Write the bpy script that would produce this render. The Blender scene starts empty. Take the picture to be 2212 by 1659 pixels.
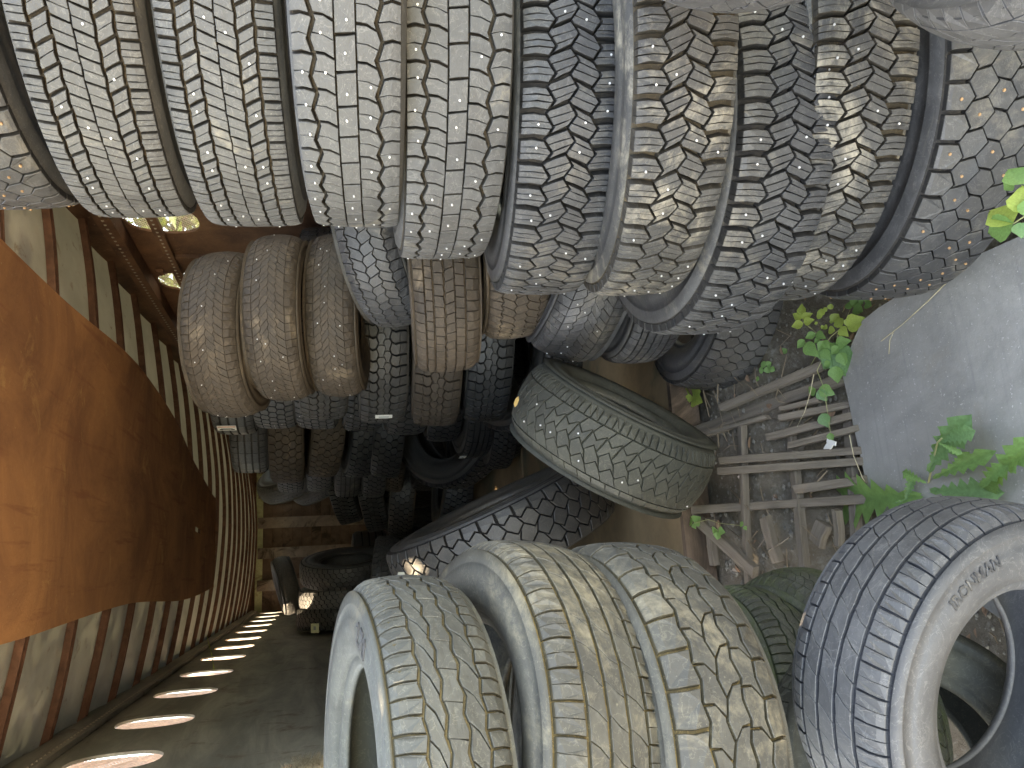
import bpy, bmesh, math, random
from mathutils import Vector, Matrix, noise
random.seed(7)
# ------------------------------------------------------------------ camera, sky, sun, exposure
sc = bpy.context.scene
OFF = 1.6                                   # camera height above the outside ground
cam = bpy.data.cameras.new("camera"); cam.sensor_width = 36; cam.lens = 36*1662/2212
cam.clip_start = .05; cam.clip_end = 900
camo = bpy.data.objects.new("camera", cam); sc.collection.objects.link(camo); sc.camera = camo
PSI, TH = math.radians(12.9987), math.radians(14.0525)
CR = Vector((math.cos(PSI), -math.sin(PSI), 0)); FH = Vector((math.sin(PSI), math.cos(PSI), 0))
CF = (FH*math.cos(TH)+Vector((0, 0, -math.sin(TH)))).normalized(); CD = -(CR.cross(CF))
camo.matrix_world = Matrix.Translation((0, 0, OFF)) @ Matrix((CD, CR, -CF)).transposed().to_4x4()
# the phone was held on its side: the picture's left is the sky side
SUN = Vector((-1.07, .25, 1.95)).normalized()
world = bpy.data.worlds.new("World"); sc.world = world; world.use_nodes = True
wn = world.node_tree.nodes; wl = world.node_tree.links
sky = wn.new("ShaderNodeTexSky"); sky.sky_type = 'NISHITA'; sky.sun_disc = False
sky.sun_elevation = math.asin(SUN.z); sky.sun_rotation = math.atan2(SUN.x, SUN.y)
wl.new(sky.outputs[0], wn["Background"].inputs[0]); wn["Background"].inputs[1].default_value = .15
sun = bpy.data.lights.new("sun", 'SUN'); sun.energy = 4.6; sun.angle = math.radians(.5); sun.color = (1, .93, .82)
suno = bpy.data.objects.new("sun", sun); sc.collection.objects.link(suno)
suno.rotation_euler = SUN.to_track_quat('Z', 'Y').to_euler(); suno.location = (0, 0, 20)
sc.view_settings.view_transform = 'Standard'; sc.view_settings.look = 'None'
sc.view_settings.exposure = 3.6; sc.view_settings.use_white_balance = True; sc.view_settings.white_balance_temperature = 9900; sc.view_settings.white_balance_tint = 12
sc.view_settings.gamma = 1
sc.render.engine = 'CYCLES'; sc.cycles.max_bounces = 8; sc.cycles.diffuse_bounces = 6
# ------------------------------------------------------------------ layout helpers
def ray(u, v):                              # picture position (2212 px wide) -> direction
    return (CF*1662+CR*(829.5-v)+CD*(u-1106)).normalized()
def atz(u, v, z):                           # point of the ray at height z (world)
    q = ray(u, v); return Vector((0, 0, OFF))+q*((z-OFF)/q.z)
def atx(u, v, x): q = ray(u, v); return Vector((0, 0, OFF))+q*(x/q.x)
def aty(u, v, y): q = ray(u, v); return Vector((0, 0, OFF))+q*(y/q.y)
def sm(a, b, x): x = min(1, max(0, (x-a)/(b-a))); return x*x*(3-2*x)
def gh(x, y):                               # height of the dirt
    z = .25*sm(1.75, 2.45, y)
    near = math.exp(-((x-.3)**2+(y-1.8)**2)/9)
    z += near*(.018*noise.noise(Vector((x*6, y*6, 0)))+.008*noise.noise(Vector((x*25, y*25, 3))))
    z += .15*noise.noise(Vector((x*.25, y*.25, 5)))*sm(3, 12, math.hypot(x, y))
    return z-.02
def atg(u, v, h=0.):                        # point over the dirt
    z = h
    for _ in range(8):
        p = atz(u, v, z); z = .6*(gh(p.x, p.y)+h)+.4*z
    return p
# ------------------------------------------------------------------ materials
def mat(name): 
    m = bpy.data.materials.new(name); m.use_nodes = True; n = m.node_tree.nodes; return m, n, m.node_tree.links, n["Principled BSDF"]
def N(n, t, **k):
    o = n.new(t)
    for a, b in k.items():
        if a in o.inputs: o.inputs[a].default_value = b
        else: setattr(o, a, b)
    return o
def noise_n(n, l, vec, scale, detail=5, rough=.6, dist=0):
    t = n.new("ShaderNodeTexNoise"); t.inputs["Scale"].default_value = scale; t.inputs["Detail"].default_value = detail
    t.inputs["Roughness"].default_value = rough; t.inputs["Distortion"].default_value = dist; l.new(vec, t.inputs["Vector"]); return t.outputs["Fac"]
def ramp(n, l, fac, a, b, va=0., vb=1.):
    r = n.new("ShaderNodeMapRange"); r.inputs[1].default_value = a; r.inputs[2].default_value = b
    r.inputs[3].default_value = va; r.inputs[4].default_value = vb; l.new(fac, r.inputs[0]); return r.outputs[0]
def mixc(n, l, fac, a, b):
    m = n.new("ShaderNodeMix"); m.data_type = 'RGBA'
    for s, v in ((6, a), (7, b)):
        if isinstance(v, tuple): m.inputs[s].default_value = (*v, 1)
        else: l.new(v, m.inputs[s])
    if isinstance(fac, float): m.inputs[0].default_value = fac
    else: l.new(fac, m.inputs[0])
    return m.outputs[2]
def math_n(n, l, op, a, b):
    m = n.new("ShaderNodeMath"); m.operation = op
    for i, v in enumerate((a, b)):
        if isinstance(v, (int, float)): m.inputs[i].default_value = v
        else: l.new(v, m.inputs[i])
    m.use_clamp = op in ('ADD', 'SUBTRACT'); return m.outputs[0]
def coords(n, l, rnd=True):
    tc = n.new("ShaderNodeTexCoord"); 
    if not rnd: return tc.outputs["Object"]
    oi = n.new("ShaderNodeObjectInfo"); mu = math_n(n, l, 'MULTIPLY', oi.outputs["Random"], 40.)
    ad = n.new("ShaderNodeVectorMath"); ad.operation = 'ADD'; l.new(tc.outputs["Object"], ad.inputs[0]); l.new(mu, ad.inputs[1]); return ad.outputs[0]
def bump(n, l, bs, h, strength=.3, dist=.003):
    b = n.new("ShaderNodeBump"); b.inputs["Strength"].default_value = strength; b.inputs["Distance"].default_value = dist
    l.new(h, b.inputs["Height"]); l.new(b.outputs[0], bs.inputs["Normal"])
def rubber(name, base, dust, amt, rough=.62, mud=None, mudamt=0., spec=.5, film=.25):
    m, n, l, bs = mat(name); v = coords(n, l)
    isl = n.new("ShaderNodeNewGeometry").outputs["Random Per Island"]
    a = noise_n(n, l, v, 2.6, 5, .6, .5); b = noise_n(n, l, v, 15, 9, .74, .6); f = noise_n(n, l, v, 85, 4, .7); s = noise_n(n, l, v, 230, 2, .5)
    m1 = math_n(n, l, 'MULTIPLY', ramp(n, l, a, .34, .66, .45, 1.), ramp(n, l, b, .64-.34*amt, .80-.24*amt, film, 1.))
    m1 = math_n(n, l, 'MULTIPLY', m1, ramp(n, l, isl, 0, 1, .62, 1.18)); k = math_n(n, l, 'MULTIPLY', m1, ramp(n, l, f, .3, .72, .62, 1.05))
    c = mixc(n, l, k, base, dust)
    sc_ = noise_n(n, l, v, 22, 5, .55, 1.6); band = math_n(n, l, 'MULTIPLY', ramp(n, l, sc_, .485, .50), ramp(n, l, sc_, .515, .50))     # scuff lines
    c = mixc(n, l, math_n(n, l, 'MULTIPLY', band, .45), c, (dust[0]*1.7, dust[1]*1.65, dust[2]*1.55))
    blot = noise_n(n, l, v, 6, 7, .7, .3); c = mixc(n, l, ramp(n, l, blot, .56, .70, 0, .55), c, (base[0]*.8, base[1]*.78, base[2]*.75))
    if mud:
        p = noise_n(n, l, v, 3.2, 9, .72, .8); p2 = noise_n(n, l, v, 34, 6, .75, .5)
        pm = math_n(n, l, 'MULTIPLY', ramp(n, l, p, .64-.3*mudamt, .74-.26*mudamt), ramp(n, l, p2, .36, .60))
        c = mixc(n, l, pm, c, mud)
    sp = ramp(n, l, s, .69, .75, 0, .6); c = mixc(n, l, sp, c, (dust[0]*1.9, dust[1]*1.85, dust[2]*1.7))
    l.new(c, bs.inputs["Base Color"]); l.new(ramp(n, l, k, 0, 1, rough-.12, .88), bs.inputs["Roughness"])
    bs.inputs["Specular IOR Level"].default_value = spec
    hh = math_n(n, l, 'ADD', math_n(n, l, 'MULTIPLY', f, .5), math_n(n, l, 'MULTIPLY', b, .5)); bump(n, l, bs, hh, .55, .004); return m
BLACK = (.022, .022, .024)
RM = {
 'pale':   rubber("pale_dusty_rubber", (.045, .046, .048), (.125, .125, .122), .62, .5, (.24, .215, .17), .22, .6, .5),
 'slate':  rubber("slate_worn_rubber", (.030, .031, .034), (.088, .088, .089), .55, .48, (.17, .152, .125), .28, .6, .4),
 'muddy':  rubber("mud_caked_rubber", (.036, .036, .037), (.10, .097, .09), .6, .6, (.32, .285, .225), .50, .5, .4),
 'blue':   rubber("blue_grey_rubber", (.060, .060, .062), (.128, .127, .127), .55, .5, (.16, .15, .13), .15, .55, .55),
 'brown':  rubber("brown_dusty_rubber", (.030, .024, .019), (.095, .071, .051), .65, .7, (.22, .165, .11), .24, .35, .55),
 'olive':  rubber("olive_film_rubber", (.036, .037, .031), (.10, .099, .080), .7, .65, None, 0, .4, .55),
 'yellow': rubber("tan_mud_rubber", (.045, .044, .040), (.118, .112, .092), .65, .6, (.235, .205, .145), .42, .5, .5),
 'greyg':  rubber("grey_green_rubber", (.058, .060, .056), (.13, .132, .115), .65, .55, (.18, .155, .11), .26, .55, .55),
 'black':  rubber("new_black_rubber", (.028, .028, .028), (.080, .074, .066), .55, .45, None, 0, .6, .45),
 'ink':    rubber("ink_black_rubber", (.016, .017, .018), (.045, .045, .043), .45, .45, None, 0, .6, .4),
 'moss':   rubber("mossy_rubber", (.05, .050, .042), (.125, .128, .10), .7, .9, (.085, .10, .045), .6, .2, .6),
}
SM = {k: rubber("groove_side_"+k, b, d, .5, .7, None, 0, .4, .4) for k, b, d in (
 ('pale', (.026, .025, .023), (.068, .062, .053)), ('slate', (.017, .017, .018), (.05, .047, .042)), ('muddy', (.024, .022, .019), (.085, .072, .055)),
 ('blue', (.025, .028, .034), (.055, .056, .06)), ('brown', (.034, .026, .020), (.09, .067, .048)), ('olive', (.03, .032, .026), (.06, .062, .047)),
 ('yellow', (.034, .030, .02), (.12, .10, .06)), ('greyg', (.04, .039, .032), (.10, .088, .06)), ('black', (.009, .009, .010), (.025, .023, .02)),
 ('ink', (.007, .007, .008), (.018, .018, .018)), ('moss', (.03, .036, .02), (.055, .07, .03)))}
GM = {k: rubber("groove_dirt_"+k, b, d, .6, .85, None, 0, .3, .4) for k, b, d in (
 ('pale', (.022, .019, .016), (.085, .066, .046)), ('slate', (.016, .016, .018), (.06, .052, .042)), ('muddy', (.03, .026, .02), (.12, .09, .055)),
 ('blue', (.025, .028, .036), (.07, .07, .075)), ('brown', (.03, .023, .017), (.10, .07, .045)), ('olive', (.022, .024, .018), (.06, .062, .045)),
 ('yellow', (.04, .035, .022), (.20, .145, .062)), ('greyg', (.05, .048, .036), (.17, .135, .07)), ('black', (.008, .008, .009), (.025, .022, .02)),
 ('ink', (.006, .006, .007), (.02, .02, .02)), ('moss', (.03, .036, .02), (.06, .075, .03)))}
def plain(name, col, rough=.6, metal=0., var=.25, scale=12., bmp=.2, dirt=None, spec=.5):
    m, n, l, bs = mat(name); v = coords(n, l); a = noise_n(n, l, v, scale, 7, .65, .3)
    c = mixc(n, l, ramp(n, l, a, .3, .7), tuple(x*(1-var) for x in col), tuple(min(1, x*(1+var)) for x in col))
    if dirt: c = mixc(n, l, ramp(n, l, noise_n(n, l, v, scale*.35, 8, .7, .6), .52, .62), c, dirt)
    l.new(c, bs.inputs["Base Color"]); bs.inputs["Roughness"].default_value = rough; bs.inputs["Metallic"].default_value = metal
    bs.inputs["Specular IOR Level"].default_value = spec; bump(n, l, bs, noise_n(n, l, v, scale*6, 5, .6), bmp, .003); return m
M_stud = plain("zinc_stud", (.75, .75, .75), .35, .3, .1, 50, 0)
M_rstud = plain("rusted_stud", (.42, .25, .13), .7, .1, .3, 50, 0)
# ------------------------------------------------------------------ objects
def link(o, parent=None):
    sc.collection.objects.link(o)
    if parent: o.parent = parent
    return o
def mesh(name, vs, fs, mats, idx=None, smooth=False):
    me = bpy.data.meshes.new(name); me.from_pydata([tuple(v) for v in vs], [], fs)
    for m in mats: me.materials.append(m)
    if idx: me.polygons.foreach_set("material_index", idx)
    if smooth: me.polygons.foreach_set("use_smooth", [True]*len(me.polygons))
    me.update(); return me
def ob(name, me, parent=None, label=None, cat=None, group=None, kind=None):
    o = link(bpy.data.objects.new(name, me), parent)
    if label: o['label'] = label
    if cat: o['category'] = cat
    if group: o['group'] = group
    if kind: o['kind'] = kind
    return o
class MB:
    def __init__(s): s.v = []; s.f = []; s.i = []
    def add(s, vs, fs, mi=0):
        b = len(s.v); s.v += [Vector(v) for v in vs]; s.f += [tuple(b+k for k in f) for f in fs]; s.i += [mi]*len(fs)
    def box(s, c, h, M=None, mi=0, bev=0.):
        c = Vector(c); P = []
        for z in (-1, 1):
            for y in (-1, 1):
                for x in (-1, 1):
                    p = Vector((x*h[0], y*h[1], z*h[2])); P.append(c+(M @ p if M else p))
        s.add(P, [(0, 2, 3, 1), (4, 5, 7, 6), (0, 1, 5, 4), (2, 6, 7, 3), (0, 4, 6, 2), (1, 3, 7, 5)], mi)
    def tube(s, pts, rads, k=6, mi=0, cap=True):
        rings = []; pts = [Vector(p) for p in pts]
        for i, p in enumerate(pts):
            t = (pts[min(i+1, len(pts)-1)]-pts[max(i-1, 0)]).normalized(); a = t.orthogonal().normalized(); b = t.cross(a)
            rings.append([p+rads[i]*(math.cos(2*math.pi*j/k)*a+math.sin(2*math.pi*j/k)*b) for j in range(k)])
        vs = [q for r in rings for q in r]; fs = []
        for i in range(len(pts)-1):
            for j in range(k): fs.append((i*k+j, i*k+(j+1) % k, (i+1)*k+(j+1) % k, (i+1)*k+j))
        if cap: fs += [tuple(range(k))[::-1], tuple((len(pts)-1)*k+j for j in range(k))]
        s.add(vs, fs, mi)
    def mesh(s, name, mats, smooth=False): return mesh(name, s.v, s.f, mats, s.i, smooth)
# ------------------------------------------------------------------ tyre builder
def tri(x): x = x % 1.; return 1-4*abs(x-.5)        # -1 at 0, +1 at .5
def tyre_meshes(key, sp):
    """carcass, tread blocks and studs for one tread pattern"""
    R, w, P, gd = sp['R'], sp['w'], sp['P'], sp['gd']; hw = .44*w; cr = sp.get('crown', .010); rr = sp.get('round', .008)
    rb = R*sp.get('rim', .56)
    def rtop(t): a = abs(t); return R-cr*t*t-rr*max(0, (a-.72)/.28)**2
    def pt(s, t, d):                       # s in pitches, t -1..1, d depth below the running surface
        a = 2*math.pi*s/P; r = rtop(t)-d; return (r*math.cos(a), r*math.sin(a), t*hw)
    # carcass
    prof = [(rb, .34*w), (rb+.006, .385*w), (rb+.018, .40*w), (rb+.022, .395*w), (R*.63, .445*w), (R*.67, .47*w), (R*.674, .476*w), (R*.74, .497*w), (R*.80, .5*w),
            (R*.803, .492*w), (R*.86, .483*w), (R*.863, .490*w), (R*.872, .489*w), (R*.876, .482*w), (R*.93, .474*w), (rtop(1)-gd-.006, .450*w)]
    tt = [1, .8, .5, .25, 0, -.25, -.5, -.8, -1]
    out = [(r, z) for r, z in prof]+[(rtop(t)-gd-.001, t*hw) for t in tt]+[(r, -z) for r, z in prof[::-1]]
    ng0, ng1 = len(prof)-1, len(prof)+len(tt)-1
    th = .018 if R > .42 else .013
    inn = [(rb+.002, -.30*w), (R*.64, -.42*w), (R*.80, -.465*w), (R*.9, -.43*w), (R-gd-th-.004, -.30*w), (R-gd-th, 0), (R-gd-th-.004, .30*w), (R*.9, .43*w), (R*.80, .465*w), (R*.64, .42*w), (rb+.002, .30*w)]
    ring = out+inn; seg = 96; k = len(ring); vs = []; fs = []; idx = []
    for i in range(seg):
        a = 2*math.pi*i/seg; c, s_ = math.cos(a), math.sin(a)
        vs += [(r*c, r*s_, z) for r, z in ring]
    for i in range(seg):
        j = (i+1) % seg
        for q in range(k):
            q2 = (q+1) % k; fs.append((i*k+q, i*k+q2, j*k+q2, j*k+q)); idx.append(1 if ng0 <= q < ng1 else 0)
    car = (vs, fs, idx)
    # blocks
    B = MB(); studs = []; rnd = random.Random(hash(key) % 1000 if False else len(key)*37+sum(map(ord, key)))
    bnd = sp['bounds']; per = R*2*math.pi/P
    def bpos(i, s):
        t0, amp, ph = bnd[i][:3]; f = bnd[i][4] if len(bnd[i]) > 4 else 1
        return t0+amp*tri(s*f+ph)
    def brk(i, s0, s1):
        amp, ph = bnd[i][1], bnd[i][2]; f = bnd[i][4] if len(bnd[i]) > 4 else 1
        if amp == 0: return []
        r = []; kk = math.ceil((s0*f+ph)*2-1e-6)
        while True:
            s = (kk/2-ph)/f
            if s >= s1-1e-6: break
            if s > s0+1e-6: r.append(s)
            kk += 1
        return r
    chm = sp.get('chamfer', .0012)
    jr = random.Random(11); jm = sp.get('wear', .0007)
    def prism(poly, sid=True, dep=gd):
        wv = jr.uniform(0, jm*1.3); poly = [(q0+jr.uniform(-jm, jm)/per, q1+(jr.uniform(-jm, jm)/hw if abs(q1) < .99 else 0)) for q0, q1 in poly]
        cs = sum(p[0] for p in poly)/len(poly); ct = sum(p[1] for p in poly)/len(poly)
        n = len(poly); vs = []
        for lev, d in ((0, dep), (1, (chm if chm else 0)+wv), (2, wv)):
            if lev == 2 and not chm: continue
            for s, t in poly:
                if lev == 2:
                    ds, dt = (s-cs)*per, (t-ct)*hw; L = math.hypot(ds, dt) or 1; q = 1-min(.3, chm/L); s, t = cs+(s-cs)*q, ct+(t-ct)*q
                if lev == 0:
                    ds, dt = (s-cs)*per, (t-ct)*hw; L = math.hypot(ds, dt) or 1; q = 1+sp.get('taper', .0012)/L; s, t = cs+(s-cs)*q, ct+(t-ct)*q
                vs.append(pt(s, t, d))
        nl = len(vs)//n; fs = []
        for L in range(nl-1):
            for i in range(n): fs.append((L*n+i, L*n+(i+1) % n, (L+1)*n+(i+1) % n, (L+1)*n+i))
        fs.append(tuple((nl-1)*n+i for i in range(n)))
        b0 = len(B.i); B.add(vs, fs)
        for q in range(b0, b0+n): B.i[q] = 1
    for ci, c in enumerate(sp['cols']):
        off, sl, gap = c.get('off', 0), c.get('slant', 0), c.get('gap', .006)/per; bend = c.get('bend', 0)
        nb = c.get('n', 1); nsub = c.get('sub', 1); gs = c.get('sg', .0014)/per
        gl = bnd[ci][3]/2/hw; gr = bnd[ci+1][3]/2/hw
        edge_l = ci == 0; edge_r = ci == len(sp['cols'])-1
        for k_ in range(P*nb):
            a0 = (k_+off)/nb; a1 = (k_+1+off)/nb; jit = sp.get('jit', .0)*math.sin(k_*1.7)*.5/nb
            g0 = gap if not c.get('rib') else gs
            lo, hi = a0+g0/2, a1-g0/2; L = (hi-lo)
            for u in range(nsub):
                b0 = lo+L*u/nsub+(gs/2 if u > 0 else 0); b1 = lo+L*(u+1)/nsub-(gs/2 if u < nsub-1 else 0)
                left = [(s, bpos(ci, s)+(0 if edge_l else gl)) for s in [b0]+brk(ci, b0, b1)+[b1]]
                right = [(s+sl, bpos(ci+1, s+sl)-(0 if edge_r else gr)) for s in [b0]+[x-sl for x in brk(ci+1, b0+sl, b1+sl)]+[b1]]
                def mid(a, b):
                    f = [.5]
                    if edge_l or edge_r: f = [.5, .8] if edge_r else [.2, .5]
                    return [((a[0]*(1-x)+b[0]*x+bend*(1-abs(2*x-1))), a[1]*(1-x)+b[1]*x) for x in f]
                poly = left+mid(left[-1], right[-1])+right[::-1]+mid(left[0], right[0])[::-1]
                prism(poly)
            if c.get('stud') and rnd.random() < c['stud']:
                sm_ = (a0+a1)/2+sl*.5+rnd.uniform(-.15, .15)/nb; studs.append((sm_, (bpos(ci, sm_)+bpos(ci+1, sm_))/2+rnd.uniform(-.04, .04)))
    if sp.get('lugs'):                     # moulded bars running down the shoulder
        nl_ = P*sp['lugs']
        for k_ in range(nl_):
            for sd in (1, -1):
                L_ = (.90, .925)[k_ % 2]; sl_ = .25 if sd > 0 else -.25
                path = [(R*L_, .479*w), (R*.935, .4725*w), (R*.95, .466*w), (rtop(1)-gd-.005, .4515*w)]; vs = []
                for j_, (r_, z_) in enumerate(path):
                    for e_, o_ in ((-.27, -.002), (-.22, .0013), (.22, .0013), (.27, -.002)):
                        a_ = 2*math.pi*(k_+.5+e_+sl_*(3-j_)/3)/nl_; vs.append((r_*math.cos(a_), r_*math.sin(a_), sd*(z_+o_)))
                fs_ = [(j_*4+q, j_*4+q+1, j_*4+q+5, j_*4+q+4) for j_ in range(3) for q in range(3)]+[(0, 1, 2, 3)]
                B.add(vs, fs_ if sd > 0 else [f_[::-1] for f_ in fs_])
    st = None
    if studs:
        S = MB(); rs = sp.get('stud_r', .0028)
        for s, t in studs:
            c = Vector(pt(s, t, 0)); a = 2*math.pi*s/P; nrm = Vector((math.cos(a), math.sin(a), 0)); e1 = Vector((-math.sin(a), math.cos(a), 0)); e2 = Vector((0, 0, 1))
            vs = [c+nrm*h+q*(e1*math.cos(j*math.pi/3)+e2*math.sin(j*math.pi/3)) for h, q in ((-.001, rs), (.0018, rs*.85)) for j in range(6)]
            S.add(vs, [(j, (j+1) % 6, 6+(j+1) % 6, 6+j) for j in range(6)]+[(6, 7, 8, 9, 10, 11)])
        st = S
    return car, B, st
z = 0
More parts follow.
